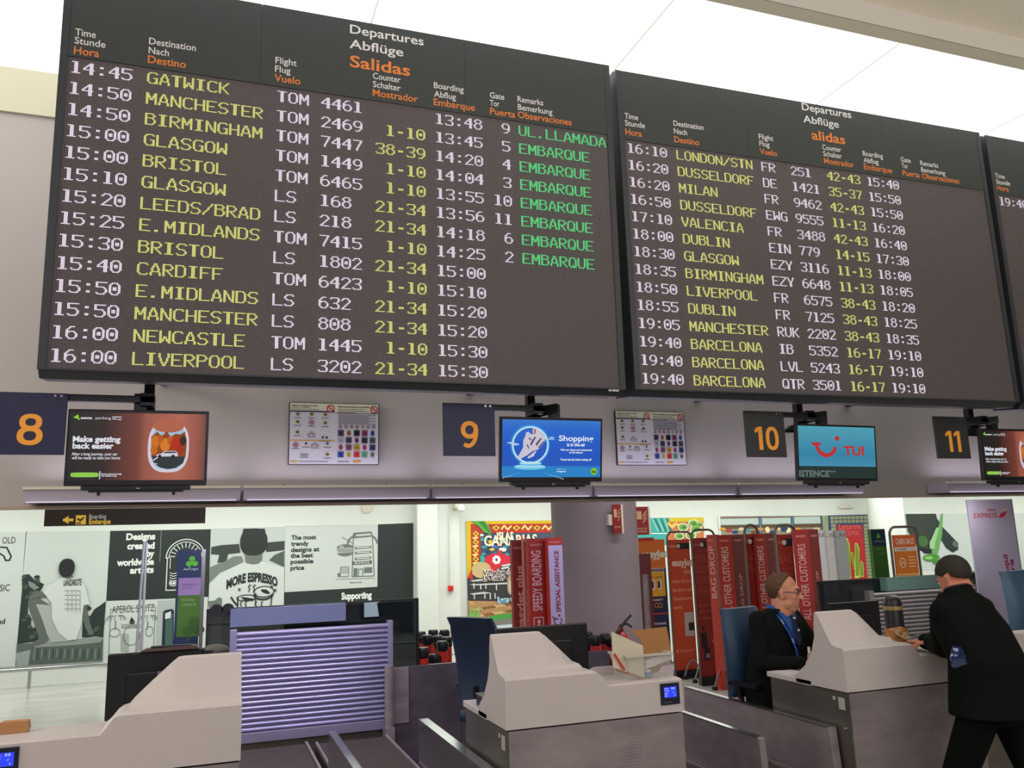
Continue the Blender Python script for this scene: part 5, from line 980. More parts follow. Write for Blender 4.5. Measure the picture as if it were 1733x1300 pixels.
t = glass(a.x, b.x, 0.72, a.z, 6.80, 'dark glass screen with thin black rail behind the right desk', onY(1501, 985, 6.7).x, onY(1600, 985, 6.7).x, onY(1501, 1001, 6.7).z, onY(1501, 978, 6.7).z)
MB().box((onY(1486, 1020, 6.76).x, 6.77, onY(1486, 1076, 6.76).z), (onY(1503, 1020, 6.76).x, 6.78, onY(1486, 1016, 6.76).z)).build('teal_frame_sheet', mat('pale_teal', (150, 176, 178), 0.4), t)
MB().prism([(onY(1492, 1020, 6.76).x, 6.76, onY(1492, 1040, 6.76).z), (onY(1492, 1020, 6.76).x, 6.76, onY(1492, 1018, 6.76).z), (onY(1503, 1020, 6.76).x, 6.76, onY(1503, 1028, 6.76).z), (onY(1503, 1020, 6.76).x, 6.76, onY(1503, 1041, 6.76).z)], (0, 0.004, 0)).build('dark_flag', mat('dark_teal', (26, 60, 60), 0.4), t)
# dark round topped bin between glass and shutter on the right
p = onY(1517, 1080, 5.4); t = thing('tall_bin', (p.x, 5.4, 0), 'tall dark cylinder with a brass band, left edge of the grey shutter', 'bin')
z0_, z1_ = 0, onY(1517, 1006, 5.4).z
MB().lathe([(0.001, 0), (0.07, 0), (0.07, z1_-0.07), (0.06, z1_-0.03), (0.035, z1_-0.005), (0.001, z1_)], (p.x, 5.4, 0), 24).build('body', M_plastic, t, smooth=True); MB().lathe([(0.072, z1_-0.115), (0.072, z1_-0.085)], (p.x, 5.4, 0), 24).build('band', mat('brass_band', (170, 150, 90), 0.4, 0.4), t, smooth=True)

# ---------------------------------------------------------------- screens on the desks, seen from behind
def monitor(c, rz, wd, hh, label, z0, sticker=False):
    t = thing('monitor', (c[0], c[1], z0), label, 'monitor', None, rz=rz)
    hz = c[2]-z0
    MB().box((-wd/2, 0.0, hz-hh/2), (wd/2, 0.03, hz+hh/2)).box((-wd*0.3, -0.02, hz-hh*0.3), (wd*0.3, 0.0, hz+hh*0.2)).build('housing', M_plastic, t, local=True, bevel=0.006)
    MB().box((-wd/2+0.01, 0.0301, hz-hh/2+0.01), (wd/2-0.01, 0.032, hz+hh/2-0.01)).build('screen', mat('screen_off', (14, 18, 24), 0.15), t, local=True)
    MB().box((-0.03, -0.03, 0.01), (0.03, -0.005, hz)).build('neck', M_plastic, t, local=True); MB().box((-0.12, -0.09, 0.0), (0.12, 0.08, 0.012)).build('foot', M_plastic, t, local=True, bevel=0.003)
    if sticker:
        MB().box((wd*0.02, -0.0225, hz-0.02), (wd*0.22, -0.0205, hz+0.06)).build('sticker', mat('lilac_label', (120, 112, 132), 0.5), t, local=True); MB().box((-wd*0.19, -0.022, hz-hh*0.29), (-wd*0.08, -0.0205, hz-hh*0.20)).build('bar_code_label', mat('label_white', (190, 186, 186), 0.5), t, local=True)
    return t
a, b, c_ = onY(182, 1118, 4.52), onY(345, 1106, 4.52), onY(181, 1215, 4.52)
monitor(((a.x+b.x)/2, 4.52, 1.17), 0.0, b.x-a.x, 0.30, 'black monitor seen from behind on the leftmost desk', 0.925, True)
a, b = onY(852, 1066, 4.53), onY(972, 1054, 4.53)
monitor(((a.x+b.x)/2+0.02, 4.53, 1.18), 0.0, b.x-a.x+0.12, 0.275, 'dark monitor seen from behind, over the hood of the middle desk', 0.925)
a, b = onY(1403, 1021, 4.53), onY(1487, 1015, 4.53)
monitor(((a.x+b.x)/2, 4.53, 1.195), 0.0, b.x-a.x, 0.28, 'dark monitor seen from behind, over the hood of the right desk', 0.925)
p = onY(285, 1108, 4.5); t = thing('document_tray', (p.x, 4.44, 1.335), 'thin brown tray lying on top of the left monitor', 'tray')
MB().prism([(p.x-0.13, 4.50, 1.321), (p.x-0.10, 4.50, 1.335), (p.x+0.12, 4.50, 1.340), (p.x+0.14, 4.50, 1.321)], (0, 0.06, 0)).build('tray', mat('tray_brown', (84, 66, 66), 0.5), t, bevel=0.002); MB().box((p.x-0.08, 4.51, 1.338), (p.x+0.10, 4.55, 1.343)).build('liner', M_black, t)
p = onY(364, 1101, 4.55); t = thing('desk_telephone', (p.x, 4.55, 0.925), 'rounded grey device on an arm behind the hood of the leftmost desk', 'telephone')
MB().ball((p.x, 4.55, p.z), (0.065, 0.04, 0.03), seg=20, rings=12).build('body', mat('grey_green_plastic', (84, 84, 78), 0.5), t, smooth=True); MB().tube([(p.x, 4.55, 0.925), (p.x, 4.55, p.z-0.01)], 0.012).build('stalk', M_black, t); MB().box((p.x-0.045, 4.508, p.z+0.0), (p.x-0.01, 4.52, p.z+0.006)).box((p.x-0.045, 4.508, p.z-0.012), (p.x-0.01, 4.52, p.z-0.006)).build('key_row', M_black, t)
p = onZ(1, 1227, 0.93); q = onY(22, 1225, 4.2); t = tag(MB().prism([(q.x-0.13, 4.17, 1.066), (q.x-0.10, 4.17, 1.095), (q.x-0.03, 4.17, 1.113), (q.x+0.06, 4.17, 1.11), (q.x+0.065, 4.17, 1.08), (q.x+0.06, 4.17, 1.066)], (0, 0.05, 0)).build('cardboard_scrap', mat('cardboard', (176, 128, 84), 0.8)), 'bent piece of brown cardboard standing at the far left desk', 'cardboard')
# keyboard or printer at the back left of the middle desk
t = thing('ticket_printer', (1.43, 4.56, 0.925), 'small black box on the left end of the middle desk top', 'printer')
MB().box((1.40, 4.40, 0.925), (1.50, 4.56, 0.985)).build('body', M_plastic, t, bevel=0.006); MB().box((1.395, 4.40, 0.985), (1.50, 4.55, 0.99)).build('lid', mat('lid_grey', (120, 120, 124), 0.3), t)

# ---------------------------------------------------------------- chairs
def chair(x, y, rz, zs, label, wd=0.44, col=None, ht=0.62, lean=0.12):
    t = thing('office_chair', (x, y, 0), label, 'office chair', 'blue office chairs behind the desks', rz=rz)
    m = col or M_blue; rings = []
    for k in range(11):
        a = k/10; z = zs+0.10+a*ht; yy = 0.20+lean*a*a-0.05*math.sin(PI*a); hw = wd/2*(0.86+0.14*math.sin(PI*min(1, a*1.1)))*(1 if a < 0.9 else 0.93); th = 0.035+0.02*math.sin(PI*a)
        ring = []
        for q in range(20):
            c, s_ = math.cos(2*PI*q/20), math.sin(2*PI*q/20); ring.append(V((hw*math.copysign(abs(c)**0.35, c), yy+th*math.copysign(abs(s_)**0.6, s_)-0.05*(1-abs(c))*0.6, z)))
        rings.append(ring)
    MB().loft(rings).build('backrest', m, t, smooth=True, local=True)
    MB().box((-wd/2, -0.24, zs-0.02), (wd/2, 0.20, zs+0.06)).build('seat', m, t, local=True, bevel=0.03, seg=3)
    MB().tube([(0, 0.10, zs-0.03), (0, 0.26, zs), (0, 0.28, zs+0.25)], 0.022).build('back_support', M_plastic, t, local=True)
    MB().tube([(0, 0, 0.09), (0, 0, zs-0.02)], 0.028).build('gas_column', M_chrome, t, local=True)
    for q in range(5):
        a = 2*PI*q/5+0.3; MB().tube([(0, 0, 0.10), (0.28*math.cos(a), 0.28*math.sin(a), 0.07)], [0.028, 0.018]).build('leg', M_plastic, t, local=True)
        MB().lathe([(0.001, -0.02), (0.03, -0.02), (0.03, 0.02), (0.001, 0.02)], (0.28*math.cos(a), 0.28*math.sin(a), 0.031), 12, R=Matrix.Rotation(PI/2, 3, 'X')).build('castor', M_plastic, t, local=True)
    for s_ in (-1, 1): MB().tube([(s_*(wd/2+0.02), 0.05, zs), (s_*(wd/2+0.04), 0.05, zs+0.2)], 0.014).box((s_*(wd/2+0.04)-0.025, -0.12, zs+0.2), (s_*(wd/2+0.04)+0.025, 0.12, zs+0.225)).build('armrest', M_plastic, t, local=True)
    return t
M_navy = mat('navy_leatherette', (22, 40, 62), 0.5, noise_amt=0.08, nscale=20)
chair(1.97, 5.82, 2.17, 0.59, 'empty dark blue office chair beside the hood of the middle desk', 0.47, M_navy, 0.60, 0.14)
chair(3.63, 5.02, 0.25, 0.60, 'blue office chair with the seated person on it', 0.44, None, 0.58, 0.04)
chair(6.50, 5.22, 0.25, 0.66, 'blue office chair right of the standing person', 0.46, mat('mid_blue', (62, 92, 116), 0.5, noise_amt=0.08, nscale=20), 0.66, 0.02)

# ---------------------------------------------------------------- queue posts
def post(x, y, z, label, k):
    t = thing('queue_post', (x, y, 0), label, 'queue post', 'red queue posts with black heads')
    MB().lathe([(0.001, 0.03), (0.042, 0.03), (0.042, z-0.07), (0.001, z-0.07)], (x, y, 0), 16).build('tube', mat('post_red', (184, 44, 32), 0.4), t, smooth=True)
    MB().lathe([(0.001, 0), (0.065, 0), (0.065, 0.015), (0.05, 0.035), (0.001, 0.04)], (x, y, 0), 20).build('base', M_black, t, smooth=True)
    MB().lathe([(0.001, z-0.08), (0.044, z-0.08), (0.047, z-0.07), (0.047, z-0.015), (0.042, z), (0.001, z)], (x, y, 0), 16).build('head', M_plastic, t, smooth=True)
    a = k*1.3; MB().box((x-0.016, y-0.056, z-0.066), (x+0.016, y+0.056, z-0.018), R=Matrix.Rotation(a, 3, 'Z'), o=(x, y, 0)).build('tape_slot', M_plastic, t)
LP = ['left of the empty chair', 'between the column and the middle desk']
pts = [(712, 1069, 1.0), (722, 1075, .98), (733, 1066, 1.0), (741, 1076, .98), (752, 1066, 1.0), (756, 1078, .97), (735, 1107, .96), (716, 1096, .96), (748, 1085, .97), (828, 1070, .99), (838, 1080, .97), (981, 1074, .98), (994, 1070, 1.0), (1006, 1076, .98), (996, 1086, .97), (1023, 1073, .99), (1034, 1078, .98)]
YQ = [7.55, 7.3, 7.75, 7.45, 7.9, 7.2, 6.95, 6.8, 7.05, 7.4, 7.15, 6.95, 7.05, 6.78, 6.86, 7.0, 6.8]
for k, ((px, py, z), yq) in enumerate(zip(pts, YQ)):
    q = onY(px, py, yq); post(q.x, q.y, q.z, 'red queue post with black head, in the cluster '+('left of the empty blue chair' if k < 9 else 'just right of the empty blue chair' if k < 11 else 'in front of the lilac column'), k)
for o in [o for o in WM if o.name.startswith('queue_post')]:
    o['group'] = 'red queue posts with black heads, '+o['label'].split('cluster ')[1]

# ---------------------------------------------------------------- extinguisher at the column
p = onY(1052, 1060, 6.6); zt = onY(1052, 1052, 6.6).z
t = thing('fire_extinguisher', (p.x, 6.62, zt-0.62), 'red fire extinguisher with black handle fixed low on the column', 'fire extinguisher')
MB().lathe([(0.001, zt-0.60), (0.085, zt-0.60), (0.085, zt-0.17), (0.06, zt-0.11), (0.025, zt-0.08), (0.022, zt-0.04), (0.001, zt-0.04)], (p.x, 6.62, 0), 24).build('cylinder', mat('extinguisher_red', (150, 24, 22), 0.3), t, smooth=True)
MB().tube([(p.x-0.01, 6.60, zt-0.05), (p.x+0.03, 6.59, zt+0.0), (p.x+0.085, 6.58, zt+0.05)], 0.011).tube([(p.x-0.02, 6.60, zt-0.03), (p.x+0.05, 6.59, zt-0.02), (p.x+0.085, 6.58, zt-0.05)], 0.010).build('handle', M_plastic, t, smooth=True)
MB().tube([(p.x, 6.60, zt-0.05), (p.x-0.05, 6.57, zt-0.07), (p.x-0.10, 6.57, zt-0.13), (p.x-0.11, 6.58, zt-0.4)], 0.012).build('hose', M_plastic, t, smooth=True); MB().box((p.x-0.05, 6.69, zt-0.3), (p.x+0.05, 6.84, zt-0.26)).build('wall_bracket', M_steel, t)

# ---------------------------------------------------------------- clear bin and contents on the middle desk
zc = 1.067
Xa, Xb, Ya, Yb = 2.055, 2.318, 4.035, 4.235
M_clear = mat('clear_plastic', (214, 212, 204), 0.2, 0, alpha=0.17)
t = thing('clear_bin', ((Xa+Xb)/2, (Ya+Yb)/2, zc), 'clear plastic bin full of papers standing on the middle desk', 'bin'); zt = zc+0.125
mb = MB(); e = 0.018
for (a, b, c_, d) in (((Xa+e, Ya+e), (Xb-e, Ya+e), (Xa, Ya), (Xb, Ya)), ((Xb-e, Ya+e), (Xb-e, Yb-e), (Xb, Ya), (Xb, Yb)), ((Xb-e, Yb-e), (Xa+e, Yb-e), (Xb, Yb), (Xa, Yb)), ((Xa+e, Yb-e), (Xa+e, Ya+e), (Xa, Yb), (Xa, Ya))):
    mb.poly([(a[0], a[1], zc), (b[0], b[1], zc), (d[0], d[1], zt), (c_[0], c_[1], zt)])
mb.poly([(Xa+e, Ya+e, zc), (Xb-e, Ya+e, zc), (Xb-e, Yb-e, zc), (Xa+e, Yb-e, zc)][::-1]); mb.build('tub', M_clear, t, solid=0.002)
r = MB()
for a, b in (((Xa-0.008, Ya-0.008, zt-0.012), (Xb+0.008, Ya+0.002, zt)), ((Xa-0.008, Yb-0.002, zt-0.012), (Xb+0.008, Yb+0.008, zt)), ((Xa-0.008, Ya, zt-0.012), (Xa+0.002, Yb, zt)), ((Xb-0.002, Ya, zt-0.012), (Xb+0.008, Yb, zt))): r.box(a, b)
r.box((Xa-0.02, Ya+0.05, zt-0.03), (Xa-0.006, Yb-0.05, zt-0.004)).box((Xb+0.006, Ya+0.05, zt-0.03), (Xb+0.02, Yb-0.05, zt-0.004)); r.build('rim', mat('rim_plastic', (206, 200, 190), 0.3, alpha=0.8), t)
def sheet(name, pts, th, m, label, cat, vec=None):
    v = V(pts[1])-V(pts[0]); w_ = V(pts[2])-V(pts[1]); n = v.cross(w_).normalized()*th
    return tag(MB().prism(pts, n).build(name, m), label, cat)
M_card = mat('cardboard_brown', (172, 122, 72), 0.8, noise_amt=0.05, nscale=12); M_paper = mat('white_paper', (206, 200, 200), 0.7); M_old = mat('aged_card', (206, 200, 178), 0.7, noise_amt=0.05, nscale=6)
sheet('card_divider', [onY(1035, 1069, 4.06), onY(1088, 1093, 4.06), onY(1091, 1146, 4.06), onY(1038, 1130, 4.06)], 0.004, M_old, 'pale aged card standing in the front of the clear bin', 'card')
sheet('cardboard_flap', [onY(1069, 1068, 4.14), onY(1128, 1061, 4.14), onY(1137, 1106, 4.14), onY(1089, 1112, 4.14), onY(1085, 1083, 4.14)], 0.006, M_card, 'brown cardboard sheet standing up in the clear bin', 'cardboard')
sheet('paper_sheet', [onY(1092, 1117, 4.045), onY(1137, 1104, 4.045), onY(1138, 1116, 4.045), onY(1094, 1131, 4.045)], 0.001, M_paper, 'white printed paper leaning in the clear bin', 'paper')
sheet('paper_slip', [onY(1120, 1128, 4.042), onY(1140, 1124, 4.042), onY(1140, 1141, 4.042), onY(1111, 1140, 4.042)], 0.001, mat('lilac_paper', (180, 168, 176), 0.7), 'lilac grey slip low in the clear bin', 'paper')
sheet('brown_envelope', [onY(1096, 1131, 4.07), onY(1140, 1119, 4.07), onY(1141, 1126, 4.07), onY(1104, 1140, 4.07)], 0.002, mat('tan_paper', (150, 112, 96), 0.7), 'tan envelope between the papers of the clear bin', 'envelope')
sheet('card_sheet_low', [onY(1042, 1132, 4.055), onY(1090, 1148, 4.055), onY(1090, 1151, 4.055), onY(1046, 1136, 4.055)], 0.012, mat('rust_card', (150, 96, 66), 0.8), 'rust brown card lying along the left foot of the bin', 'card')
a, b = onY(1040, 1107, 4.05), onY(1057, 1134, 4.05); tag(MB().tube([a, b], 0.006, 8).build('red_pen', mat('pen_red', (200, 60, 50), 0.4)), 'red pen leaning inside the left wall of the clear bin', 'pen')
p = onY(1099, 1140, 4.06); t = thing('tape_roll', (p.x, 4.06, zc), 'small blue object behind the clear wall of the bin', 'stationery'); MB().box((p.x-0.018, 4.06, zc+0.003), (p.x+0.018, 4.09, zc+0.03)).build('body', mat('light_blue', (90, 140, 180), 0.4), t, bevel=0.005); MB().ball((p.x, 4.07, zc+0.033), (0.014, 0.012, 0.008), seg=10, rings=6).build('cap', M_paper, t, smooth=True)

# ---------------------------------------------------------------- paper bag and form on the right desk
a = onY(1502, 1073, 4.18); b = onY(1545, 1095, 4.12)
t = thing('paper_bag', ((a.x+b.x)/2, 4.17, zc), 'crumpled brown paper bag standing on the right desk', 'paper bag')
x0, x1 = a.x-0.0, b.x-0.01; M_kraft = mat('kraft_paper', (176, 122, 76), 0.8, noise_amt=0.12, nscale=14)
rr = []
for k in range(7):
    z = 1.10+0.10*k/6; q = 1+0.10*k/6
    rr.append([V(((x0+x1)/2+(x1-x0)/2*q*math.copysign(abs(math.cos(u))**0.4, math.cos(u))+0.006*math.sin(5*u+k), 4.17+0.035*q*math.copysign(abs(math.sin(u))**0.5, math.sin(u))+0.004*math.sin(7*u+2*k), z+0.005*math.sin(3*u)*(k > 3))) for u in [2*PI*i/28 for i in range(28)]])
rr[0] = [V((p.x, p.y, 1.066)) for p in rr[0]]; MB().loft(rr).build('bag', M_kraft, t)
mb = MB(); 
for k in range(5): c0 = V((x0+0.035+0.012*k, 4.125, 1.18-0.006*k)); mb.tube([c0+V((0.022*math.cos(u), 0.004*math.sin(3*u), 0.016*math.sin(u))) for u in [2*PI*i/10+k for i in range(9)]], 0.004, 6)
mb.build('crumpled_rim', mat('pale_kraft', (214, 186, 140), 0.8), t, smooth=True)
a, b, c_, d = onZ(1545, 1098, zc), onZ(1561, 1094, zc), onZ(1568, 1102, zc), onZ(1553, 1106, zc)
sheet('form_paper', [a, b, c_, d], 0.002, mat('pale_form', (196, 204, 190), 0.7), 'pale green form lying on the right desk under the forearm', 'paper')
# ---------------------------------------------------------------- people
def fuse(name, mb, mats, parent, voxel=0.006, sm=6, label=None):
    """weld lofted limbs into one continuous surface"""
    me = bpy.data.meshes.new('tmp'); me.from_pydata([tuple(p) for p in mb.v], [], mb.f); me.update()
    o = bpy.data.objects.new('tmp', me); C.objects.link(o)
    b = bmesh.new(); b.from_mesh(me); bmesh.ops.recalc_face_normals(b, faces=b.faces); b.to_mesh(me); b.free()
    r = o.modifiers.new('r', 'REMESH'); r.mode = 'VOXEL'; r.voxel_size = voxel; r.adaptivity = 0
    s = o.modifiers.new('s', 'SMOOTH'); s.factor = 0.5; s.iterations = sm
    dg = bpy.context.evaluated_depsgraph_get(); nm = bpy.data.meshes.new_from_object(o.evaluated_get(dg))
    bpy.data.objects.remove(o); bpy.data.meshes.remove(me)
    Wi = WM[parent].inverted(); nm.transform(Wi); nm.materials.clear(); nm.materials.append(mats)
    q = bpy.data.objects.new(name, nm); C.objects.link(q); q.parent = parent; nm.name = name
    for p in nm.polygons: p.use_smooth = True
    if label: q['label'] = label
    WM[q] = WM[parent]; return q
def basis(f, up=(0, 0, 1)):
    f = V(f).normalized(); l = V(up).cross(f).normalized(); u = f.cross(l)
    return Matrix((f, l, u)).transposed()      # x forward, y left, z up
def limb(mb, pts, rs, seg=16):
    P = [V(p) for p in pts]; path = []; rad = []
    for i in range(len(P)-1):
        for k in range(5):
            a = k/5; path.append(P[i].lerp(P[i+1], a)); rad.append(rs[i]*(1-a)+rs[i+1]*a)
    path.append(P[-1]); rad.append(rs[-1]); mb.tube(path, rad, seg)
    for p, r in zip(P, rs): mb.ball(p, r*0.99, seg=14, rings=8)
def trunk(mb, rows, n=28):
    """rows: (centre, half width, half depth, facing dir)"""
    rings = []
    for c, hw, hd, f in rows:
        B = basis(f); rings.append([V(c)+B @ V((hd*math.copysign(abs(math.sin(2*PI*i/n))**0.8, math.sin(2*PI*i/n)), hw*math.copysign(abs(math.cos(2*PI*i/n))**0.8, math.cos(2*PI*i/n)), 0)) for i in range(n)])
    mb.loft(rings)
def head(mb, c, B, s=1.0, jowl=0.0):
    T = lambda p: V(c)+B @ (V(p)*s)
    def e(p, r, R2=None): mb.ball(T(p), tuple(q*s for q in r), R=B if R2 is None else B @ R2, seg=24, rings=16)
    e((-0.018, 0, 0.035), (0.098, 0.077, 0.088)); e((0.018, 0, 0.0), (0.075, 0.068, 0.085)); e((0.028, 0, -0.055), (0.060+jowl, 0.054+jowl, 0.058+jowl)); e((0.060, 0, -0.088), (0.028, 0.030, 0.024))
    if jowl: e((0.020, 0.030, -0.070), (0.045, 0.036, 0.040)); e((0.020, -0.030, -0.070), (0.045, 0.036, 0.040)); e((0.050, 0.022, -0.050), (0.036, 0.032, 0.036)); e((0.050, -0.022, -0.050), (0.036, 0.032, 0.036))
    e((0.010, 0, -0.080), (0.055, 0.050, 0.030)); e((0.078, 0, 0.032), (0.018, 0.048, 0.014)); e((0.060, 0.036, -0.022), (0.026, 0.022, 0.024)); e((0.060, -0.036, -0.022), (0.026, 0.022, 0.024))
    e((0.100, 0, -0.012), (0.013, 0.009, 0.026)); e((0.110, 0, -0.028), (0.014, 0.013, 0.011)); e((0.100, 0.011, -0.031), (0.010, 0.008, 0.008)); e((0.100, -0.011, -0.031), (0.010, 0.008, 0.008))
    e((0.083, 0, -0.056), (0.014, 0.024, 0.008)); e((0.080, 0, -0.067), (0.014, 0.022, 0.008))
    for q in (-1, 1):
        e((-0.004, q*0.074, -0.010), (0.018, 0.008, 0.030)); e((-0.010, q*0.080, 0.004), (0.018, 0.006, 0.020)); e((-0.002, q*0.077, -0.034), (0.010, 0.006, 0.010))
def hair(name, c, B, s, parent, m, keep, grow=1.045, jit=0.0, label=None):
    T = lambda p: V(c)+B @ (V(p)*s); nu, nv = 56, 36; vs = []; idx = {}; fs = []
    for i in range(nv+1):
        for j in range(nu):
            t = PI*i/nv; a = 2*PI*j/nu; n = V((math.sin(t)*math.cos(a), math.sin(t)*math.sin(a), math.cos(t)))
            r = grow+jit*noise.noise(n*9)
            vs.append(T((-0.016+0.100*r*n.x, 0.080*r*n.y, 0.033+0.093*r*n.z))); idx[(i, j)] = n
    for i in range(nv):
        for j in range(nu):
            n = (idx[(i, j)]+idx[(i+1, (j+1) % nu)])/2
            if keep(n): fs.append((i*nu+j, (i+1)*nu+j, (i+1)*nu+(j+1) % nu, i*nu+(j+1) % nu))
    us = sorted({k for f in fs for k in f}); mp = {k: q for q, k in enumerate(us)}
    o = MB().add([vs[k] for k in us], [tuple(mp[k] for k in f) for f in fs]).build(name, m, parent, smooth=True, solid=0.007*s)
    if label: o['label'] = label
    return o
def hand(mb, wrist, d, palm_n, thumb_side, curl=0.5, s=1.0):
    """wrist point, pointing direction, palm normal, side of the thumb (+1/-1)"""
    d = V(d).normalized(); n = V(palm_n); n = (n-d*n.dot(d)).normalized(); w_ = d.cross(n)*thumb_side
    P = V(wrist)
    B = Matrix((d, w_, n)).transposed()
    mb.ball(P+d*0.045*s, (0.050*s, 0.040*s, 0.016*s), R=B, seg=18, rings=10); mb.ball(P+d*0.01*s, (0.03*s, 0.028*s, 0.018*s), R=B, seg=14, rings=8)
    for k, (off, L) in enumerate(((0.030, 0.070), (0.010, 0.080), (-0.010, 0.074), (-0.029, 0.058))):
        p = P+d*0.078*s+w_*off*s; a = 0.0; path = [P+d*0.05*s+w_*off*0.9*s, p]; dd = d
        for q, f in enumerate((0.45, 0.30, 0.25)):
            a += curl*(0.6+0.25*q)+0.05*k; dd = d*math.cos(a)+n*math.sin(a); p = p+dd*L*f*s; path.append(p)
        limb(mb, path, [0.0095*s, 0.0095*s, 0.0088*s, 0.008*s, 0.007*s], 8)
    t0 = P+d*0.02*s+w_*0.026*s; t1 = t0+(d*0.5+w_*0.75+n*0.2).normalized()*0.036*s; t2 = t1+(d*0.85+w_*0.35+n*0.35).normalized()*0.030*s; t3 = t2+(d*0.9+w_*0.05+n*0.4).normalized()*0.024*s
    limb(mb, [t0, t1, t2, t3], [0.013*s, 0.011*s, 0.0095*s, 0.008*s], 8)
def face_bits(c, B, s, t, glasses=False, brow=(70, 50, 36)):
    T = lambda p: V(c)+B @ (V(p)*s)
    for q in (-1, 1):
        MB().ball(T((0.075, q*0.031, 0.010)), 0.0125*s, seg=14, rings=10).build('eye', mat('eye_white', (214, 208, 202), 0.3), t, smooth=True)
        MB().ball(T((0.0835, q*0.0315, 0.010)), 0.0052*s, seg=10, rings=8).build('iris', mat('eye_dark', (44, 34, 28), 0.2), t, smooth=True)
        MB().ball(T((0.086, q*0.031, 0.031)), (0.006*s, 0.018*s, 0.004*s), R=B, seg=12, rings=6).build('eyebrow', mat('brow_%d' % brow[0], brow, 0.8), t, smooth=True)
    MB().ball(T((0.0925, 0, -0.0605)), (0.0065*s, 0.021*s, 0.0035*s), R=B, seg=14, rings=6).build('lips', mat('lip', (150, 84, 74), 0.5), t, smooth=True)
    if glasses:
        g = MB()
        for q in (-1, 1):
            loop = [T((0.097-0.006*abs(math.sin(a)), q*0.033+0.024*math.copysign(abs(math.cos(a))**0.7, math.cos(a)), 0.008+0.015*math.copysign(abs(math.sin(a))**0.7, math.sin(a)))) for a in [2*PI*k/18 for k in range(19)]]
            g.tube(loop, 0.0022*s, 6); g.tube([T((0.094, q*0.057, 0.012)), T((0.05, q*0.073, 0.010)), T((-0.01, q*0.081, 0.006)), T((-0.025, q*0.080, -0.008))], 0.0022*s, 6)
            MB().poly([T((0.094, q*0.033+0.022*math.cos(a), 0.008+0.013*math.sin(a))) for a in [2*PI*k/14 for k in range(14)]]).build('lens', mat('lens', (150, 150, 170), 0.05, 0, alpha=0.25), t)
        g.tube([T((0.098, -0.010, 0.012)), T((0.101, 0, 0.014)), T((0.098, 0.010, 0.012))], 0.0022*s, 6); g.build('glasses', mat('glasses_red', (84, 20, 24), 0.3), t, smooth=True)
SKIN1 = mat('skin_warm', (206, 142, 112), 0.5, noise_amt=0.06, nscale=18); SKIN2 = mat('skin_ruddy', (200, 128, 100), 0.5, noise_amt=0.06, nscale=18)

# ---- seated person behind the right desk
ay = 4.84; hc = onY(1327, 1003, ay); F1 = V((0.25, -0.968, 0.0)); Bh = basis((0.70, -0.71, -0.06)); Bt = basis(F1); Lf = Bt @ V((0, 1, 0))
hipz = 0.68; nk = V((hc.x-0.010, ay+0.02, hc.z-0.125)); hip = V((3.63, 4.99, hipz))
t = thing('person', (hip.x, hip.y, hipz-0.02), 'seated person with glasses, dark cardigan, blue shirt and lanyard behind the right desk', 'person')
S = lambda q, f, u, l: q+F1*f+V((0, 0, u))+Lf*l
chest = V((3.645, 4.93, nk.z-0.23)); shz = nk.z-0.045
shR = V((chest.x, chest.y, shz))-Lf*0.178; shL = V((chest.x, chest.y, shz))+Lf*0.178
elR = shR+F1*0.06-Lf*0.06+V((0, 0, -0.27)); wrR = V((onZ(1362, 1122, 0.975).x, 0, 0.972)); q = onZ(1362, 1120, 0.975); wrR = V((q.x-0.02, q.y, 0.972))
elL = shL+F1*0.16+Lf*0.05+V((0, 0, -0.25)); wrL = wrR+Lf*0.14+F1*0.06+V((0, 0, 0.01))
def arms(mb, g):
    limb(mb, [shR, elR, wrR], [0.050+g, 0.046+g, 0.029+g*0.7]); limb(mb, [shL, elL, wrL], [0.050+g, 0.046+g, 0.029+g*0.7])
def torso(mb, g, low=hipz-0.02):
    trunk(mb, [(hip+V((0, 0, low-hipz)), 0.185+g, 0.145+g, F1), (hip.lerp(chest, 0.35), 0.190+g, 0.165+g, F1), (chest+V((0, 0, -0.04)), 0.195+g, 0.145+g, F1), (V((chest.x, chest.y, shz-0.03)), 0.195+g, 0.115+g, F1), (V((chest.x, chest.y, shz+0.03)), 0.145+g, 0.085+g, F1), (V((nk.x, nk.y+0.02, shz+0.07)), 0.080+g*0.6, 0.066+g*0.5, F1)])
mb = MB(); head(mb, hc, Bh, 1.02, 0.006); limb(mb, [hc+Bh @ V((-0.025, 0, -0.06)), nk, V((nk.x, nk.y+0.02, shz+0.02))], [0.064, 0.070, 0.080]); mb.ball(hc+Bh @ V((0.035, 0, -0.10)), (0.05, 0.05, 0.035)); torso(mb, -0.012); arms(mb, -0.008)
kn = [hip+F1*0.40+Lf*l+V((0, 0, 0.0)) for l in (-0.10, 0.12)]
for k, l in zip(kn, (-0.09, 0.09)): limb(mb, [hip+Lf*l, k, k+V((0.0, 0.02, -0.42))], [0.075, 0.055, 0.038])
hand(mb, wrR, (0.86, -0.5, 0.02), (0, 0, -1), 1, 0.45, 0.98); hand(mb, wrL, (0.9, -0.4, 0.0), (0, 0, -1), -1, 0.45, 0.98)
fuse('body', mb, SKIN1, t, 0.0045, 7)
mb = MB(); torso(mb, 0.012); arms(mb, 0.012); cd_ = fuse('cardigan', mb, mat('cardigan_black_green', (14, 18, 15), 0.9, spec=0.15, bump=0.25, nscale=60), t, 0.008, 5)
mb = MB(); trunk(mb, [(hip+V((0, 0, -0.08)), 0.18, 0.14, F1), (hip+V((0, 0, 0.05)), 0.175, 0.14, F1)])
for k, l in zip(kn, (-0.09, 0.09)): limb(mb, [hip+Lf*l, k, k+V((0, 0.02, -0.42))], [0.09, 0.07, 0.055])
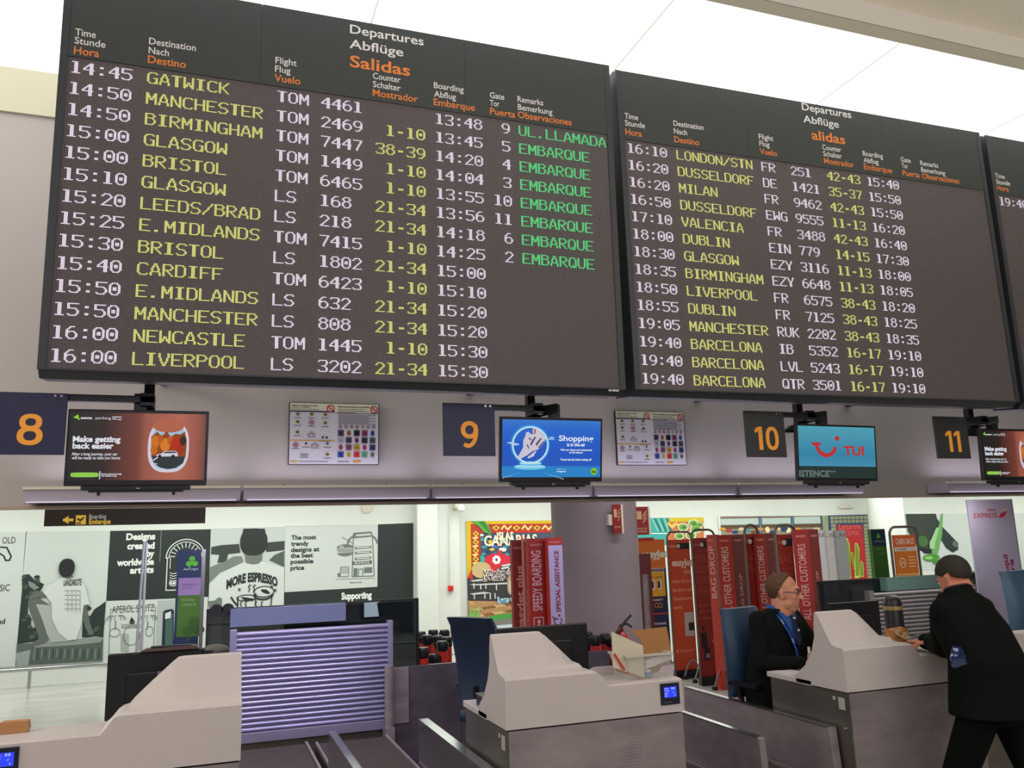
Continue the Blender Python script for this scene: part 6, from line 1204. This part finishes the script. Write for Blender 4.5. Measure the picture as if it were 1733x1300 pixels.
fuse('trousers', mb, mat('trousers_black', (12, 13, 15), 0.9, spec=0.15), t, 0.01, 5)
for k in kn: MB().ball(k+V((0.02, -0.03, -0.50)), (0.05, 0.12, 0.045), seg=16, rings=8).build('shoe', M_plastic, t, smooth=True)
face_bits(hc, Bh, 1.02, t, True)
hair('hair', hc, Bh, 1.02, t, mat('hair_brown', (92, 62, 42), 0.8, noise_amt=0.25, nscale=60), lambda n: (n.z > -0.28+1.9*(n.x+0.12) and n.z > -0.80 and (n.x < 0.12 or n.z > 0.3)) or (n.z > 0.80 and abs(n.y) < 0.35 and n.x < 0.55), 1.005, 0.05)
T = lambda p: hc+Bh @ (V(p)*0.99)
MB().ball(T((0.062, 0, -0.088)), (0.032, 0.032, 0.027), R=Bh, seg=18, rings=10).build('goatee', mat('beard_grey', (168, 130, 112), 0.9, noise_amt=0.2, nscale=80), t, smooth=True)
# shirt opening, collar, tie, lanyard: a V on the chest
fc = V((chest.x, chest.y, shz)); N = lambda f, l, u: fc+F1*(f+0.018)+Lf*l+V((0, 0, u))
mb = MB(); mb.add([N(0.075, -0.085, 0.055), N(0.075, 0.085, 0.055), N(0.128, 0.02, -0.10), N(0.138, 0.0, -0.155), N(0.128, -0.02, -0.10), N(0.112, 0.0, 0.015)], [(0, 4, 5), (4, 3, 2), (4, 2, 5), (5, 2, 1)]); mb.build('shirt_front', mat('shirt_blue', (34, 84, 160), 0.7), t, solid=0.02)
MB().tube([N(-0.03, -0.058, 0.085), N(0.03, -0.075, 0.075), N(0.078, -0.050, 0.040), N(0.105, -0.028, 0.01)], [0.012, 0.014, 0.017, 0.008], 8).tube([N(-0.03, 0.058, 0.085), N(0.03, 0.075, 0.075), N(0.078, 0.050, 0.040), N(0.105, 0.028, 0.01)], [0.012, 0.014, 0.017, 0.008], 8).build('collar', mat('shirt_blue', (34, 84, 160), 0.7), t, smooth=True)
MB().prism([N(0.105, -0.018, 0.03), N(0.105, 0.018, 0.03), N(0.130, 0.012, 0.0), N(0.150, 0.028, -0.13), N(0.154, 0.0, -0.17), N(0.150, -0.028, -0.13), N(0.130, -0.012, 0.0)], F1*0.012).build('tie', mat('tie_navy', (28, 36, 70), 0.6), t)
for f, l, u in ((0.134, 0.0, 0.0), (0.158, 0.004, -0.075)): MB().box(N(f+0.004, l-0.010, u), N(f+0.008, l+0.008, u+0.014)).build('tie_mark', mat('tie_white', (214, 214, 220), 0.6), t)
ly = [N(-0.02, -0.07, 0.085), N(0.06, -0.085, 0.05), N(0.135, -0.06, -0.08), N(0.158, -0.03, -0.19), N(0.150, -0.012, -0.30), N(0.145, -0.01, -0.36)]
mb = MB(); 
for a, b in zip(ly[:-1], ly[1:]): w2 = Lf*0.009; mb.add([a-w2, a+w2, b+w2, b-w2], [(0, 1, 2, 3)])
mb.build('lanyard', mat('lanyard_blue', (30, 90, 190), 0.5), t, solid=0.003)
mb = MB()
for a, b in zip(ly[:3], ly[1:4]): m_ = a.lerp(b, 0.35); n_ = a.lerp(b, 0.6); mb.add([m_-Lf*0.005+F1*0.004, m_+Lf*0.005+F1*0.004, n_+Lf*0.005+F1*0.004, n_-Lf*0.005+F1*0.004], [(0, 1, 2, 3)])
mb.tube([ly[-1], ly[-1]+V((0, 0, -0.03))], 0.006, 8).build('lanyard_print', mat('lanyard_white', (206, 214, 226), 0.5), t)
# small bottle by the hand
q = onY(1370, 1110, 4.45); zz = onY(1370, 1095, 4.45).z; bt = thing('hand_gel_bottle', (q.x, 4.45, 0.925), 'small clear bottle with white cap beside the hand of the seated person', 'bottle')
MB().lathe([(0.001, 0.925), (0.014, 0.925), (0.014, zz-0.05), (0.008, zz-0.035), (0.001, zz-0.035)], (q.x, 4.45, 0), 14).build('bottle', mat('bottle_pinkish', (190, 150, 140), 0.2, alpha=0.7), bt, smooth=True); MB().lathe([(0.001, zz-0.035), (0.009, zz-0.035), (0.008, zz), (0.001, zz)], (q.x, 4.45, 0), 14).build('cap', mat('cap_white', (220, 222, 216), 0.4), bt, smooth=True)
p = onZ(1318, 1132, 0.93); tag(MB().box((3.42, 4.50, 0.9252), (3.55, 4.68, 0.930)).build('paper_pad', M_paper), 'white paper lying on the desk top in front of the seated person', 'paper')

# ---- standing person leaning on the right desk
my = 3.70; F2 = V((-0.05, 1.0, 0)); Bm = basis(F2); L2 = Bm @ V((0, 1, 0)); hx = onY(1615, 979, 3.76); hc2 = V((hx.x, 3.76, hx.z))
Bh2 = basis((-0.12, 0.84, -0.50)); px_ = 3.99
hip2 = V((px_+0.02, my-0.10, 0.88)); ch2 = V((px_+0.01, my-0.03, 1.25)); sz = 1.395; sh = V((px_+0.0, my, sz))
t = thing('person', (hip2.x, hip2.y, 0), 'standing person in a long black coat leaning on the right desk, seen from behind', 'person')
aR, aL = sh-L2*0.155+V((0, 0, -0.06)), sh+L2*0.150+V((0, 0, -0.06))
q = onY(1594, 1096, 3.84); eL = V((q.x+0.02, 3.84, 1.132)); w_ = onY(1576, 1089, 4.00); wL = V((w_.x+0.02, 4.00, 1.128)); eR = aR+V((0.06, 0.10, -0.29)); wR = V((4.10, 4.10, 1.12))
ft = [V((3.80, 3.72, 0.08)), V((4.42, 3.50, 0.08))]; kn2 = [V((3.86, 3.74, 0.48)), V((4.22, 3.58, 0.48))]
def arms2(mb, g): limb(mb, [aL, eL, wL], [0.052+g, 0.044+g, 0.030+g*0.6]); limb(mb, [aR, eR, wR], [0.052+g, 0.044+g, 0.030+g*0.6])
def torso2(mb, g):
    trunk(mb, [(hip2+V((0, 0, -0.06)), 0.165+g, 0.115+g, F2), (hip2+V((0, 0, 0.14)), 0.155+g, 0.11+g, F2), (ch2, 0.175+g, 0.12+g, F2), (sh+V((0, 0, -0.05)), 0.165+g, 0.10+g, F2), (sh+V((0, 0, 0.005)), 0.13+g, 0.075+g, F2), (sh+V((-0.005, 0.01, 0.045)), 0.07+g, 0.06+g, F2)])
mb = MB(); head(mb, hc2, Bh2, 0.97); limb(mb, [hc2+Bh2 @ V((-0.020, 0, -0.06)), sh+V((0, 0.025, 0.05)), sh+V((0, 0.01, -0.04))], [0.052, 0.054, 0.075]); torso2(mb, -0.012); arms2(mb, -0.010)
for k, f, l in zip(kn2, ft, (0.09, -0.09)): limb(mb, [hip2+L2*l+V((0, 0, -0.05)), k, f], [0.082, 0.055, 0.040])
hand(mb, wL, (-0.50, 0.86, -0.10), (0, 0, -1), -1, 0.5, 0.88); hand(mb, wR, (-0.60, 0.78, -0.05), (0, 0, -1), 1, 0.4)
fuse('body', mb, SKIN2, t, 0.0045, 6)
mb = MB()
trunk(mb, [(V((px_+0.055, my-0.10, 0.80)), 0.275, 0.19, F2), (V((px_+0.045, my-0.09, 0.92)), 0.245, 0.17, F2), (hip2+V((0, 0, 0.20)), 0.215, 0.15, F2), (ch2, 0.212, 0.148, F2), (sh+V((0, 0, -0.075)), 0.200, 0.132, F2), (sh+V((0, 0, -0.02)), 0.165, 0.108, F2), (sh+V((-0.005, 0.01, 0.035)), 0.100, 0.088, F2)])
limb(mb, [aL, eL, wL], [0.072, 0.072, 0.060]); limb(mb, [aR, eR, wR], [0.066, 0.060, 0.048]); M_coat = mat('coat_black', (12, 17, 14), 0.9, spec=0.12, bump=0.35, nscale=9)
fuse('coat', mb, M_coat, t, 0.009, 6)
nb = basis(F2); MB().loft([[sh+V((-0.005, 0.012, u))+nb @ V((r_*0.9*math.sin(a), r_*math.cos(a), 0.018*math.sin(a)*-1)) for a in [2*PI*k/24 for k in range(24)]] for u, r_ in ((0.0, 0.105), (0.035, 0.088), (0.062, 0.076), (0.064, 0.070), (0.03, 0.076))], cap=False).build('coat_collar', M_coat, t, smooth=True)
MB().loft([[sh+V((-0.006, 0.016, u))+nb @ V((r_*0.9*math.sin(a), r_*math.cos(a), 0.016*math.sin(a)*-1)) for a in [2*PI*k/24 for k in range(24)]] for u, r_ in ((0.04, 0.072), (0.070, 0.0665), (0.072, 0.062))], cap=False).build('shirt_collar', mat('shirt_plum', (70, 36, 70), 0.7), t, smooth=True)
mb = MB(); trunk(mb, [(hip2+V((0, 0, -0.12)), 0.185, 0.13, F2), (hip2+V((0, 0, 0.08)), 0.18, 0.125, F2)])
for k, f, l in zip(kn2, ft, (0.09, -0.09)): limb(mb, [hip2+L2*l+V((0, 0, -0.04)), k, f+V((0, 0, 0.02))], [0.105, 0.085, 0.075])
fuse('trousers', mb, mat('trousers_charcoal', (9, 11, 11), 0.9, spec=0.12, bump=0.3, nscale=8), t, 0.01, 5)
for f in ft: MB().ball(f+V((-0.01, 0.06, -0.03)), (0.05, 0.14, 0.048), seg=18, rings=10).build('shoe', M_plastic, t, smooth=True)
hair('hair', hc2, Bh2, 0.97, t, mat('hair_dark', (40, 34, 30), 0.8, noise_amt=0.25, nscale=50), lambda n: n.z > -0.52+0.78*(n.x+0.30) and n.z > -0.86 and not (abs(n.y) > 0.80 and n.z < -0.12 and -0.25 < n.x < 0.35), 1.02, 0.03)
face_bits(hc2, Bh2, 0.97, t, False, (50, 38, 30))
# blue plastic pouch under the arm and a phone in the hand
a = onY(1612, 1096, 3.47); b = onY(1600, 1106, 3.47); c_ = onY(1613, 1131, 3.47); d = onY(1638, 1122, 3.47); e_ = onY(1626, 1098, 3.47)
bg = thing('blue_pouch', ((b.x+d.x)/2, 3.47, c_.z), 'shiny dark blue plastic pouch held under the arm of the standing person', 'pouch'); mb = MB(); n1 = 10
rr = []
for k in range(8):
    s_ = k/7; p0 = a.lerp(c_, s_)+V((-0.012*math.sin(PI*s_), 0, 0)); p1 = e_.lerp(d, s_)+V((0.006*math.sin(PI*s_*2), 0, 0)); w2 = 0.024*math.sin(PI*(0.15+0.7*s_)); rr.append([p0.lerp(p1, (1-math.cos(u))/2)+V((0, -w2*math.sin(u)+0.004*math.sin(9*u+3*k), 0.003*math.sin(5*u))) for u in [2*PI*i/16 for i in range(16)]])
mb.loft(rr).build('film', mat('shiny_blue_plastic', (24, 44, 96), 0.15, 0.2, coat=0.6), bg, smooth=True)
MB().prism([a+V((0.003, -0.006, 0)), e_+V((-0.003, -0.006, 0)), e_+V((-0.003, -0.006, 0.010)), a+V((0.003, -0.006, 0.010))], (0, 0.012, 0)).build('seal', mat('shiny_blue_plastic', (24, 44, 96), 0.15), bg)
p = onY(1562, 1080, 4.16); ph = tag(MB().box((p.x-0.05, 4.155, p.z-0.006), (p.x+0.03, 4.22, p.z+0.002), R=rotm(0.1, -0.5, 0.3), o=(p.x, 4.16, p.z)).build('dark_phone', mat('phone_grey', (70, 72, 72), 0.3), bevel=0.002), 'dark grey phone held in the hand over the right desk', 'phone')
